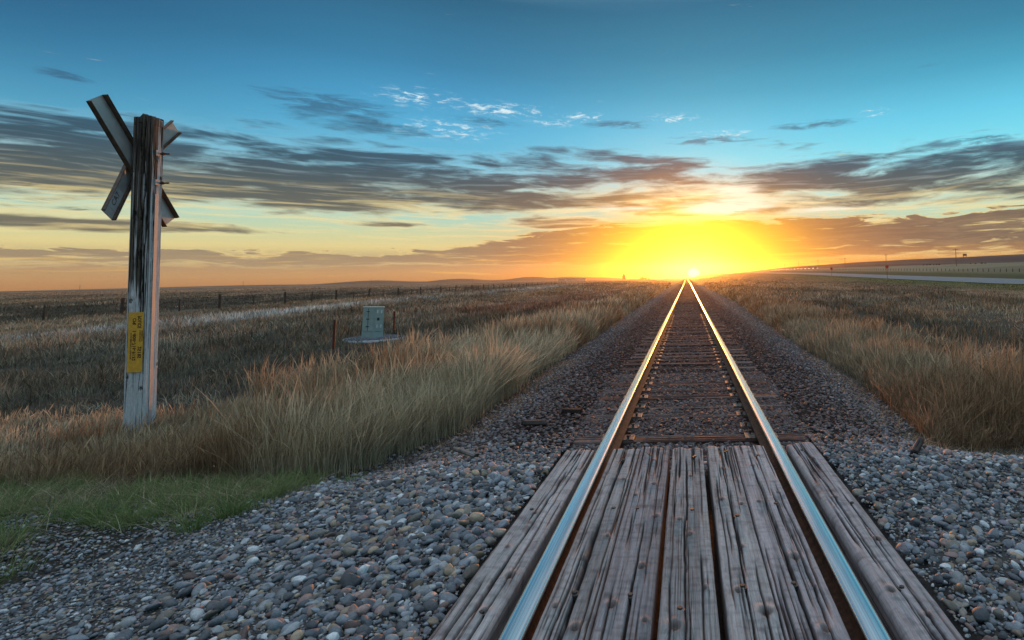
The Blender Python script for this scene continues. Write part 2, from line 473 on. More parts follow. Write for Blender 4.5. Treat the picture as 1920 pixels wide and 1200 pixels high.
def grass_mat(name, trans=0.35):
    m_ = bpy.data.materials.new(name); m_.use_nodes = True
    t = m_.node_tree; t.nodes.clear(); N = NT(t)
    out = N.node('ShaderNodeOutputMaterial')
    a = attr(N)
    d = N.node('ShaderNodeBsdfDiffuse'); tr = N.node('ShaderNodeBsdfTranslucent')
    t.links.new(a.outputs['Color'], d.inputs['Color']); t.links.new(a.outputs['Color'], tr.inputs['Color'])
    mx = N.node('ShaderNodeMixShader'); mx.inputs[0].default_value = trans
    t.links.new(d.outputs[0], mx.inputs[1]); t.links.new(tr.outputs[0], mx.inputs[2])
    t.links.new(mx.outputs[0], out.inputs['Surface'])
    return m_

def stone_mat():
    m_, N, p, out = material('pebble_stone')
    a = attr(N)
    v = N.node('ShaderNodeNewGeometry').outputs['Position']
    n = N.noise(v, 55.0, 5.0, 0.65); n2 = N.noise(v, 11.0, 3.0, 0.5)
    k = N.mul(N.add(0.35, N.mul(n, 1.3)), N.add(0.65, N.mul(n2, 0.7)))
    N.put(p.inputs['Base Color'], N.mix(1.0, a.outputs['Color'], N.vec(k, k, k), 'MULTIPLY'))
    p.inputs['Roughness'].default_value = 0.62
    p.inputs['Specular IOR Level'].default_value = 0.35
    bump(N, p, n, 0.8, 0.006)
    return m_

def ground_mat():
    m_, N, p, out = material('prairie_soil')
    a = attr(N)
    v = N.node('ShaderNodeNewGeometry').outputs['Position']
    n = N.noise(v, 14.0, 8.0, 0.7); n2 = N.noise(v, 0.6, 6.0, 0.65); n3 = N.noise(mapped(N, v, (0.02, 0.02, 0.02)), 1.0, 6.0, 0.6)
    k = N.mul(N.add(0.45, N.mul(n, 1.1)), N.mul(N.add(0.5, n2), N.add(0.65, N.mul(n3, 0.7))))
    N.put(p.inputs['Base Color'], N.mix(1.0, a.outputs['Color'], N.vec(k, k, k), 'MULTIPLY'))
    p.inputs['Roughness'].default_value = 0.95
    p.inputs['Specular IOR Level'].default_value = 0.1
    bump(N, p, N.add(n, N.mul(n2, 3.0)), 0.8, 0.05)
    return m_

def rail_top_mat():
    m_, N, p, out = material('polished_rail_steel')
    v = objco(N)
    n = N.noise(mapped(N, v, (90, 0.35, 1)), 1.0, 5.0, 0.6)
    n2 = N.noise(mapped(N, v, (20, 2.5, 1)), 1.0, 5.0, 0.6)
    N.put(p.inputs['Base Color'], N.mix(N.ss(n, 0.35, 0.7), (0.55, 0.56, 0.58, 1), (0.90, 0.91, 0.93, 1)))
    p.inputs['Metallic'].default_value = 1.0
    N.put(p.inputs['Roughness'], N.add(0.16, N.mul(n2, 0.14)))
    bump(N, p, n, 0.12, 0.002)
    return m_

M_GROUND = ground_mat()
M_STONE = stone_mat()
M_RAILTOP = rail_top_mat()
M_RUST = simple_mat('rusty_steel', (0.17, 0.075, 0.04), (0.07, 0.035, 0.022), 0.85, 0.0, 22, 0.5)
M_PLATE = simple_mat('tie_plate_steel', (0.26, 0.22, 0.20), (0.12, 0.08, 0.06), 0.5, 0.5, 30, 0.4)
M_WOOD = wood_mat('weathered_plank_wood')
M_TIE = wood_mat('creosote_tie_wood', 1.1)
M_POST = wood_mat('peeling_painted_wood', 0.7)
M_GRASS = grass_mat('dry_grass', 0.30)
M_GREEN = grass_mat('green_grass', 0.30)
M_ALU = simple_mat('sign_aluminium', (0.46, 0.47, 0.47), (0.36, 0.37, 0.37), 0.45, 0.35, 5, 0.1)
M_BRONZE = simple_mat('weathered_sign_channel', (0.16, 0.11, 0.08), (0.08, 0.06, 0.05), 0.6, 0.3, 14, 0.2)
M_WHITE = simple_mat('white_sign_face', (0.75, 0.75, 0.73), (0.6, 0.6, 0.58), 0.5, 0, 6, 0.05)
M_YEL = simple_mat('yellow_notice_plate', (0.82, 0.46, 0.055), (0.66, 0.34, 0.04), 0.5, 0, 16, 0.05)
M_INK = simple_mat('dark_lettering', (0.035, 0.016, 0.010), (0.025, 0.012, 0.01), 0.6, 0, 9, 0.0)
M_STRIP = simple_mat('grey_metal_strip', (0.42, 0.45, 0.48), (0.34, 0.36, 0.38), 0.5, 0.2, 9, 0.1)
M_BOLT = simple_mat('dark_bolt_steel', (0.10, 0.09, 0.085), (0.05, 0.045, 0.04), 0.5, 0.6, 30, 0.2)
M_CAB = simple_mat('cabinet_green_paint', (0.35, 0.43, 0.41), (0.28, 0.36, 0.345), 0.5, 0, 5, 0.06)
M_CABD = simple_mat('cabinet_dark_fittings', (0.03, 0.045, 0.05), (0.02, 0.03, 0.03), 0.6, 0, 9, 0.0)
M_CABL = simple_mat('cabinet_lid_paint', (0.50, 0.52, 0.42), (0.42, 0.46, 0.40), 0.5, 0, 7, 0.0)
M_REDPOST = simple_mat('red_brown_marker_paint', (0.16, 0.035, 0.025), (0.09, 0.025, 0.018), 0.7, 0, 12, 0.2)
M_FENCE = simple_mat('fence_post_wood', (0.10, 0.075, 0.06), (0.045, 0.035, 0.03), 0.9, 0, 12, 0.4, 0.2, (1, 1, 0.2))
M_WIRE = simple_mat('fence_wire', (0.12, 0.11, 0.10), (0.06, 0.05, 0.05), 0.6, 0.5, 20, 0.0)
M_ROAD = simple_mat('worn_asphalt', (0.19, 0.19, 0.195), (0.14, 0.14, 0.145), 0.6, 0, 0.7, 0.2)
M_PAINT = simple_mat('road_line_paint', (0.7, 0.68, 0.6), (0.5, 0.48, 0.42), 0.6, 0, 3, 0.0)
M_POLE = simple_mat('pole_wood', (0.20, 0.16, 0.13), (0.12, 0.09, 0.07), 0.9, 0, 3, 0.1)
M_DARKST = simple_mat('dark_silhouette_steel', (0.09, 0.06, 0.05), (0.05, 0.035, 0.03), 0.8, 0, 1, 0.0)
M_REDSIGN = simple_mat('red_sign_face', (0.62, 0.035, 0.03), (0.5, 0.03, 0.025), 0.5, 0, 4, 0.0)
M_PANEL = simple_mat('brown_billboard_panel', (0.20, 0.07, 0.03), (0.12, 0.045, 0.025), 0.8, 0, 1.2, 0.0)
M_SHED = simple_mat('pale_shed_metal', (0.5, 0.47, 0.44), (0.42, 0.39, 0.37), 0.6, 0, 0.5, 0.0)
M_CAR = simple_mat('pale_car_paint', (0.5, 0.5, 0.5), (0.42, 0.42, 0.42), 0.4, 0, 1, 0.0)
M_TYRE = simple_mat('tyre_rubber', (0.02, 0.02, 0.02), (0.015, 0.015, 0.015), 0.9, 0, 5, 0.0)
def lamp_mat():
    m_, N, p, out = material('lit_headlight')
    p.inputs['Base Color'].default_value = (0.8, 0.8, 0.7, 1)
    p.inputs['Emission Color'].default_value = (1.0, 0.93, 0.74, 1)
    p.inputs['Emission Strength'].default_value = 7.0
    return m_
M_LAMP = lamp_mat()

# ------------------------------------------------------------------ ground sheet
def grow(a, b, d0, ratio, dmax):
    out = [a]; d = d0
    while out[-1] < b:
        out.append(out[-1] + d); d = min(d * ratio, dmax)
    return np.array(out)
xr = grow(9, 2600, 0.2, 1.06, 22)
xl = -grow(9, 2600, 0.2, 1.06, 22)[::-1]
gxs = np.concatenate([xl, np.arange(-8.85, 8.9, 0.15), xr])
gys = np.concatenate([np.arange(-40, -2, 2.0), np.arange(-2, 22, 0.15), grow(22, 2600, 0.2, 1.05, 22)])

def pale_strip(y): return np.interp(y, [0, 25, 34, 48, 71, 164, 400, 3000], [-29, -29.9, -30.6, -33.4, -37.2, -45, -60, -200])
def red_zone(x, y):
    return np.exp(-((x + 14 + 0.02 * (y - 45)) / 7) ** 2) * sstep(y, 30, 45) * (1 - sstep(y, 90, 160))
def field_col(x, y):
    """true colours of the vegetation: tan, olive, grey brush, dark scrub, green verge"""
    x = np.asarray(x, float); y = np.asarray(y, float)
    sc_ = 1 + np.maximum(y, 0) / 60
    n = fbm(x * 0.22 / sc_, y * 0.10 / sc_, 31, 4)[..., None]
    n2 = fbm(x * 0.05, y * 0.02, 37, 3)[..., None]
    tan = np.array([.205, .150, .092]); olive = np.array([.128, .108, .076]); dark = np.array([.062, .060, .046])
    c = lerp(olive, tan, sstep(n, .40, .62))
    c = lerp(c, lerp(olive, dark, .6), sstep(n2, .50, .68) * .8)
    red = np.array([.19, .10, .065])
    c = lerp(c, red, np.clip(red_zone(x, y), 0, 1)[..., None] * .8)
    pale = np.array([.36, .36, .345])
    d = (x - pale_strip(y)) / ((1.6 + y * 0.022) * (.6 + .9 * n[..., 0]))
    c = lerp(c, pale, (np.exp(-d * d) * (x < 0))[..., None] * sstep(n, .30, .58) * .8)
    # beyond the fence: dark scrub then open pale stubble
    fx = -50 - np.maximum(y - 60, 0) * 0.09
    b = sstep(fx - x, 0, 6)[..., None]
    c = lerp(c, dark * 1.0, b * (1 - sstep(fx - x, 30, 60))[..., None])
    far = lerp(np.array([.25, .18, .12]), np.array([.16, .125, .09]), sstep(fbm(x * .004, y * .012, 41, 3), .42, .6)[..., None])
    c = lerp(c, far, sstep(np.hypot(x, y), 150, 420)[..., None] * (x < 0)[..., None])
    hill = np.array([.12, .085, .065])
    c = lerp(c, hill, (sstep(y, 1500, 1800) * (x < 0) * (x > -1700))[..., None])
    # right hand side
    gr = np.array([.085, .110, .040])
    c = lerp(c, lerp(gr, tan, .30 * sstep(n, .5, .7)), (sstep(x + 14 * (n[..., 0] - .5), 34, 54) * (1 - sstep(y, 220, 420)))[..., None] * .9)
    c = lerp(c, gr * .9, (sstep(x, 50, 58) * (x < 62))[..., None] * .7)
    ditch = np.array([.055, .065, .035])
    c = lerp(c, ditch, (sstep(x, 75, 77) * (1 - sstep(x, 88, 93)))[..., None] * .9)
    pf = np.array([.22, .195, .125])
    c = lerp(c, lerp(pf, pf * .72, sstep(fbm(x * .01, y * .02, 43, 3), .45, .6)[..., None]), sstep(x, 92, 100)[..., None] * .95)
    rg = lerp(np.array([.048, .036, .042]), np.array([.085, .075, .058]), sstep(fbm(x * .008 + y * .004, y * .004, 47, 3), .46, .62)[..., None])
    c = lerp(c, rg, (sstep(y, 640, 760) * sstep(x, 90, 160))[..., None])
    return c
def gravel_mask(x, y):
    w = 0.5 * (fbm(np.asarray(x) * 1.3, np.asarray(y) * 1.3, 51, 3) - 0.5)
    l = sstep(x - edge_l(y) + w, -0.25, 0.25); r = sstep(edge_r(y) - x + w, -0.25, 0.25)
    return l * r
def ground_col(x, y):
    c = field_col(x, y)
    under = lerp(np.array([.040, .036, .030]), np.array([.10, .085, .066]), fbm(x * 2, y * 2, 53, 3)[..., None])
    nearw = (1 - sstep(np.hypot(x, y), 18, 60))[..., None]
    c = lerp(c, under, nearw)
    g = gravel_mask(x, y)[..., None]
    gc = lerp(np.array([.060, .056, .053]), np.array([.12, .115, .11]), fbm(x * 3, y * 3, 57, 3)[..., None])
    tb = (sstep(3.2 - np.abs(x), 0, 1.2) * sstep(y, 4.8, 6.0))[..., None]
    gc = lerp(gc, np.array([.042, .025, .021]), tb)
    rust = (np.exp(-((np.abs(np.abs(x) - .75)) / .16) ** 2) + 0.5 * (np.abs(x) < .9))[..., None]
    gc = lerp(gc, np.array([.10, .035, .02]), np.clip(rust, 0, 1) * .8)
    return lerp(c, gc, g)

def build_ground():
    X, Y = np.meshgrid(gxs, gys)
    Z = ground_z(X, Y)
    amp = gravel_mask(X, Y)
    Z = Z - amp * 0.02 + (1 - amp) * 0.05 * (fbm(X * 1.1, Y * 1.1, 3, 3) - 0.5) * (np.abs(X) > 3)
    V = np.stack([X, Y, Z], -1).reshape(-1, 3)
    ny, nx = X.shape
    i = (np.arange(ny - 1)[:, None] * nx + np.arange(nx - 1)[None, :]).ravel()
    F = np.stack([i, i + 1, i + nx + 1, i + nx], -1)
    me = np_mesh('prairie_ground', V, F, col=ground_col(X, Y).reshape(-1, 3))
    tag(link('prairie_ground', me, M_GROUND), 'open prairie ground with dry grassland, gravel crossing and low far hills', 'ground', kind='structure')
build_ground()

# ------------------------------------------------------------------ highway on the right
def build_highway():
    ys = np.concatenate([np.arange(-40, 300, 5.0), np.arange(300, 1200, 20.0)])
    def strip(name, offs, mat, dz, label, cat):
        V = []; 
        for y in ys:
            H = float(Hroad(y))
            for o in offs:
                V.append((61.5 + o, y, H - 0.10 + 0.45 * np.clip((o + .5) / 14, 0, 1) + dz))
        k = len(offs); F = [(j * k + i, j * k + i + 1, (j + 1) * k + i + 1, (j + 1) * k + i) for j in range(len(ys) - 1) for i in range(k - 1)]
        return np.array(V), np.array(F)
    V, F = strip('highway', [0, 3, 6.5, 10, 13], M_ROAD, 0.10, '', '')
    me = np_mesh('highway', V, F, smooth=True)
    tag(link('highway', me, M_ROAD), 'pale grey two lane highway running past the right hand field', 'road', kind='structure')
    Vs = []; Fs = []
    for o0, o1 in ((0.9, 1.05), (11.9, 12.05)):
        V, F = strip('', [o0, o1], None, 0.108, '', '')
        Fs.append(F + sum(len(v) for v in Vs)); Vs.append(V)
    me = np_mesh('edge_line', np.concatenate(Vs), np.concatenate(Fs))
    tag(link('highway_edge_lines', me, M_PAINT), 'pale painted edge lines along both sides of the highway', 'road marking', kind='structure')
build_highway()

# ------------------------------------------------------------------ rails
def rail(xc, label):
    prof = [(-.07, 0), (.07, 0), (.07, .012), (.018, .030), (.010, .05), (.010, .125), (.044, .142), (.050, .160), (.046, .173), (.034, .1785), (0, .180),
            (-.034, .1785), (-.046, .173), (-.050, .160), (-.044, .142), (-.010, .125), (-.010, .05), (-.018, .030), (-.07, .012)]
    topi = {6, 7, 8, 9, 10, 11, 12, 13}
    ys = np.concatenate([np.arange(-3, 30, 1.0), np.arange(30, 300, 10), np.arange(300, 1700, 50)])
    w = 0.004 * (vnoise(ys * 0.21, ys * 0, 61) - .5) * (ys < 80)
    k = len(prof)
    V = np.array([(xc + px + w[j], y, pz + 0.004) for j, y in enumerate(ys) for px, pz in prof])
    F = np.array([(j * k + i, j * k + (i + 1) % k, (j + 1) * k + (i + 1) % k, (j + 1) * k + i) for j in range(len(ys) - 1) for i in range(k)])
    me = np_mesh('steel_rail', V, F, smooth=False)
    me.materials.append(M_RUST); me.materials.append(M_RAILTOP)
    mi = np.array([1 if i in topi else 0 for j in range(len(ys) - 1) for i in range(k)], np.int32)
    me.polygons.foreach_set('material_index', mi)
    me.polygons.foreach_set('use_smooth', np.array([i in topi for j in range(len(ys) - 1) for i in range(k)]))
    # bmesh normals outwards
    bm = bmesh.new(); bm.from_mesh(me); bmesh.ops.recalc_face_normals(bm, faces=bm.faces); bm.to_mesh(me); bm.free()
    tag(link('steel_rail', me, [M_RUST, M_RAILTOP]), label, 'rail', 'rails of the railway track')
rail(-0.75, 'shiny steel rail on the side of the wooden crossbuck post')
rail(0.75, 'shiny steel rail on the side of the distant highway')

# ------------------------------------------------------------------ timbers: planks, ties, post
def gs_(S, Yg, seed): return S + 0.016 * (fbm(S * 5, Yg * 1.3, seed + 25, 3) - .5)
def timber_mesh(name, L, W, H, seed, cracks=(), knots=(), nx=56, dy=0.014, rc=0.014, base=(.335, .300, .300), dark=(.030, .022, .020), all_faces=False, colfn=None, rough_amp=0.0022, taper=None, endcap=True):
    """timber along +y, top face at z=0, centred on x. cracks: (s, y0, y1, width, depth, wander, seed); s in -0.5..0.5 of the top width.
       knots: (s, y, radius)."""
    r = np.random.default_rng(seed)
    # perimeter: top face, then the other faces
    def arc(cx, cz, a0, a1, n=4):
        t = np.linspace(a0, a1, n + 2)[1:-1]
        return [(cx + rc * cos(a), cz + rc * sin(a)) for a in t]
    n_side = max(5, int(nx * H / W * (1.0 if all_faces else 0.3)))
    nb = nx if all_faces else 3
    top = [(x, 0.0) for x in np.linspace(-W / 2 + rc, W / 2 - rc, nx)]
    rt = [(W / 2, z) for z in np.linspace(-rc, -H + rc, n_side)]
    bt = [(x, -H) for x in np.linspace(W / 2 - rc, -W / 2 + rc, nb)]
    lf = [(-W / 2, z) for z in np.linspace(-H + rc, -rc, n_side)]
    P = top + arc(W / 2 - rc, -rc, pi / 2, 0) + rt + arc(W / 2 - rc, -H + rc, 0, -pi / 2) + bt + arc(-W / 2 + rc, -H + rc, -pi / 2, -pi) + lf + arc(-W / 2 + rc, -rc, pi, pi / 2)
    P = np.array(P); k = len(P)
    cx = np.clip(P[:, 0], -W / 2 + rc, W / 2 - rc); cz = np.clip(P[:, 1], -H + rc, -rc)
    Nn = P - np.stack([cx, cz], -1); Nn /= np.maximum(np.linalg.norm(Nn, axis=1, keepdims=True), 1e-6)
    s = np.concatenate([[0], np.cumsum(np.linalg.norm(np.diff(P, axis=0), axis=1))]) - (W / 2 - rc)   # arc length, 0 at the middle of the top
    m = int(L / dy) + 1
    y = np.linspace(0, L, m)
    S, Yg = np.meshgrid(s, y)
    disp = rough_amp * 2 * (fbm(S * 120, Yg * 5 + seed, seed, 3) - .5) + 0.005 * (fbm(S * 9, Yg * 1.3, seed + 3, 3) - .5)
    gs = S + 0.010 * (fbm(S * 6, Yg * 1.1, seed + 5, 3) - .5)
    tone = fbm(S * 14 + seed, Yg * 0.7, seed + 7, 4); fine = fbm(S * 95, Yg * 2.2, seed + 9, 4); blot = fbm(S * 12, Yg * 9, seed + 11, 4)
    col = np.array(base)[None, None, :] * (0.62 + 0.75 * tone)[..., None] * (0.62 + 0.76 * fine)[..., None]
    col = lerp(col, np.array([.36, .33, .31]), (sstep(tone, .52, .72) * .35)[..., None])
    # damp dark stains
    col = lerp(col, col * np.array([.45, .43, .45]), (sstep(blot, .62, .76) * .6)[..., None])
    lines = sstep(fbm(gs_(S, Yg, seed) * 150, Yg * .8 + seed, seed + 21, 3), .60, .74) * (.25 + .9 * sstep(fbm(S * 7, Yg * .9, seed + 27, 3), .38, .62)); col = lerp(col, col * .24, lines[..., None] * .85); scuff = sstep(fbm(S * 9, Yg * 42, seed + 23, 3), .55, .72); col = lerp(col, col * .62, scuff[..., None] * .6)
    for (ks, ky, kr) in knots:
        ks = ks * W
        dx = S - ks; dyy = (Yg - ky)
        wob = 1 + .5 * (fbm(S * 40 + ky * 9, Yg * 25, seed + 31, 3) - .5)
        d = np.sqrt((dx / kr) ** 2 + (dyy / (kr * 1.3)) ** 2) / wob
        gs = gs + np.sign(dx + 1e-9) * kr * 0.8 * np.exp(-(d / 2.0) ** 2)
        disp += 0.006 * np.exp(-((d - 1.1) / .45) ** 2) - 0.010 * np.exp(-(d / .55) ** 2)
        ring = 0.5 + 0.5 * np.sin(d * 13)
        col = lerp(col, lerp(np.array([.045, .030, .025]), np.array([.12, .082, .066]), ring[..., None]), (np.exp(-(d / .95) ** 4) * (.55 + .45 * fine))[..., None])
        tail = np.exp(-(dx / (kr * .7)) ** 2 - (dyy / (kr * 4)) ** 2)
        col = lerp(col, col * .55, tail[..., None] * .6)
    if rough_amp == 0.0022 and L > 4:
        cracks = list(cracks) + [(r.uniform(-.46, .46), a_, a_ + r.uniform(.3, 1.3), r.uniform(.0018, .0034), r.uniform(.008, .018), .012, seed * 7 + q) for q, a_ in enumerate(r.uniform(2.2, L - .3, 16))]
        cracks += [(r.uniform(-.45, .45), L - r.uniform(.35, .9), L + .3, .004, .022, .008, seed * 9 + q) for q in range(4)]
    for (cs, y0, y1, w, dep, wan, sd) in cracks:
        c = cs * W + wan * 2 * (fbm(y * 1.6, y * 0 + sd, sd, 4, .6) - .5)
        win = sstep(y, y0 - .02, y0 + .25) * (1 - sstep(y, y1 - .25, y1 + .02))
        ww = 1.35 * w * (0.45 + 0.9 * vnoise(y * 2.7, y * 0 + sd * 1.3, sd + 1)) * np.maximum(win, .15)
        g = np.exp(-((S - c[:, None]) / ww[:, None]) ** 2) * win[:, None]
        disp -= 1.25 * dep * g
        col = lerp(col, np.array(dark) * .8, (np.clip(g * 1.15, 0, 1))[..., None])
    if colfn is not None: col = colfn(col, S, Yg, tone, fine, blot, s, W, H)
    PX_ = P[:, 0][None, :] + Nn[:, 0][None, :] * disp
    PZ_ = P[:, 1][None, :] + Nn[:, 1][None, :] * disp
    if taper is not None:
        f = lerp(1.0, taper, Yg / L); PX_ = PX_ * f; PZ_ = (PZ_ + H / 2) * f - H / 2
    PY_ = Yg.copy()
    ej = 0.11 * (fbm(s * 16, s * 0 + seed, seed + 13, 3) - .5)
    PY_[-1] += ej * .8; PY_[-2] += ej * .7; PY_[0] += ej * .5
    V = np.stack([PX_, PY_, PZ_], -1).reshape(-1, 3)
    gr = np.stack([gs, Yg + seed * 3.7, gs * 0], -1).reshape(-1, 3)
    i = np.arange(m - 1)[:, None] * k; j = np.arange(k)[None, :]
    F = np.stack([(i + j), (i + k + j), (i + k + (j + 1) % k), (i + (j + 1) % k)], -1).reshape(-1, 4)
    colf = np.clip(col, 0.004, 1).reshape(-1, 3)
    if endcap:      # close both ends with rings shrinking to the middle
        for e in (0, 1):
            row = (m - 1) * k if e else 0
            ring = V[row:row + k]; c0 = ring.mean(0); c0[1] = ring[:, 1].mean()
            prev = np.arange(row, row + k)
            for f in (.66, .33, .04):
                nr = c0 + (ring - c0) * f; nr[:, 1] += 0.006 * (r.random(k) - .5)
                st = len(V); V = np.concatenate([V, nr]); gr = np.concatenate([gr, np.stack([nr[:, 0] * 3, nr[:, 2] * .3, nr[:, 0] * 0], -1)])
                colf = np.concatenate([colf, colf[row:row + k] * .55])
                cur = np.arange(st, st + k)
                q = np.stack([prev, np.roll(prev, -1), np.roll(cur, -1), cur], -1)
                F = np.concatenate([F, q if not e else q[:, ::-1]]); prev = cur
    return np_mesh(name, V, F[:, ::-1], col=colf, attrs={'gr': gr})

BOLT_ME = MB().tube((0, 0, -.02), (0, 0, .004), .024, .024, 12).tube((0, 0, 0), (0, 0, .013), .013, .012, 6).mesh('bolt_head')
def plank(xc, W, y1, seed, cracks, knots, label, H=.2, top=.155, rot=0.0, **kw):
    L = y1 + 1.2
    tr = np.random.default_rng(seed * 3)
    tone_ = tr.uniform(.78, 1.16)
    kw.setdefault('base', tuple(np.array([.335, .300, .300]) * tone_ * tr.uniform(.985, 1.015, 3)))
    me = timber_mesh('crossing_plank', L, W, H, seed, cracks, knots, **kw)
    o = link('crossing_plank', me, M_WOOD, None, (xc, -1.2, top), (0, 0, rot))
    tag(o, label, 'plank', 'crossing planks laid along the rails')
    rr = random.Random(seed)
    for yy in (y1 + 1.2 - .22, y1 + 1.2 - 1.35, y1 + 1.2 - 2.25):
        link('bolt_head', BOLT_ME, M_BOLT, o, (rr.uniform(-.25, .25) * W, yy + rr.uniform(-.12, .12), -.006))
Y0 = 1.2
def cr(s, a, b, w=.0035, d=.022, wan=.014, sd=1): return (s, a + Y0, b + Y0, w, d, wan, sd)
def kn(s, y, r=.022): return (s, y + Y0, r)
plank(-.555, .235, 4.94, 101, [cr(.02, 1.5, 4.9, .006, .03, .02, 3), cr(-.18, 1.2, 3.3, .004, .02, .015, 5), cr(.30, 1.6, 3.0, .0035, .018, .012, 6), cr(-.35, 3.0, 4.6, .003, .016, .01, 8), cr(.40, 3.3, 4.9, .003, .014, .01, 9)],
      [kn(.22, 2.46, .022), kn(-.1, 3.05, .018), kn(.3, 3.3, .015), kn(.25, 4.2, .018), kn(-.3, 2.62, .016)], 'inner plank beside the flangeway of the left rail, split lengthwise by a long crack')
plank(-.305, .25, 4.98, 102, [cr(.05, 2.1, 3.6, .0035, .02, .018, 11), cr(-.28, 1.6, 2.9, .003, .016, .014, 12), cr(.28, 3.0, 4.8, .003, .016, .014, 14), cr(-.1, 3.8, 4.9, .004, .022, .014, 15)],
      [kn(.33, 3.55, .022), kn(.18, 2.95, .024), kn(-.26, 2.62, .024), kn(.15, 4.1, .018), kn(.0, 4.62, .02), kn(.38, 2.5, .015), kn(-.3, 3.9, .016)], 'grey plank between the split inner plank and the middle plank, chipped along its far edge')
plank(-.02, .262, 4.94, 103, [cr(-.05, 1.5, 4.8, .0042, .024, .022, 21), cr(.24, 1.6, 3.2, .003, .018, .012, 22), cr(-.30, 1.9, 3.0, .003, .016, .015, 24), cr(.10, 1.4, 2.5, .0045, .024, .02, 25), cr(.34, 3.4, 4.8, .003, .014, .01, 26)],
      [kn(-.22, 2.46, .030), kn(.02, 3.30, .02), kn(.08, 4.25, .016), kn(-.2, 3.5, .016), kn(.3, 2.75, .016), kn(.05, 2.3, .02)], 'middle crossing plank with two wandering cracks and a dark knot near the camera')
plank(.262, .225, 4.96, 104, [cr(.0, 1.5, 4.7, .0045, .026, .022, 31), cr(.30, 1.7, 3.1, .0035, .02, .014, 32), cr(-.30, 2.5, 4.3, .003, .014, .012, 33), cr(.25, 3.5, 4.9, .003, .016, .012, 34)],
      [kn(.28, 2.55, .032), kn(-.2, 2.72, .02), kn(.05, 3.15, .016), kn(-.25, 3.8, .02), kn(.3, 3.72, .018), kn(-.05, 4.4, .016)], 'crossing plank just past the wide gap, with a large swirling knot at its near end')
plank(.515, .265, 4.96, 105, [cr(-.08, 1.5, 4.9, .0055, .028, .022, 41), cr(.22, 1.5, 3.5, .004, .024, .02, 42), cr(-.34, 1.8, 3.0, .0035, .02, .014, 43), cr(.36, 2.4, 4.2, .003, .016, .012, 44), cr(.12, 3.7, 4.9, .003, .014, .01, 45)],
      [kn(.12, 3.02, .030), kn(.15, 2.42, .022), kn(-.25, 3.75, .018), kn(-.1, 4.45, .02), kn(.32, 3.9, .016), kn(.25, 2.75, .014)], 'inner plank beside the flangeway of the right rail, with a big knot halfway along')
plank(-1.035, .245, 4.95, 106, [cr(.02, 1.4, 4.5, .0045, .024, .03, 51), cr(.2, 2.0, 4.7, .0035, .02, .02, 52), cr(-.24, 1.4, 3.0, .004, .022, .016, 53), cr(.05, 2.2, 3.6, .003, .018, .02, 54), cr(-.1, 3.4, 4.8, .003, .016, .012, 55)],
      [kn(-.1, 3.65, .018), kn(.28, 2.9, .028), kn(-.2, 3.2, .015), kn(.2, 2.6, .02), kn(.1, 4.3, .016)], 'outer timber left of the track with a square end, lying against the loose cobbles', rot=-.012, top=.150, H=.24)
plank(1.015, .25, 5.02, 107, [cr(-.12, 1.5, 4.7, .0045, .024, .024, 61), cr(.14, 1.5, 3.6, .004, .022, .02, 62), cr(-.3, 3.0, 4.9, .003, .018, .012, 63), cr(.32, 1.6, 2.9, .003, .016, .014, 64)],
      [kn(.05, 4.6, .02), kn(.2, 3.2, .022), kn(-.25, 2.7, .022), kn(.1, 2.5, .018), kn(-.1, 3.8, .018)], 'outer timber right of the track with a rounded far end and worn edges', rc=.05, H=.24, rot=.005)

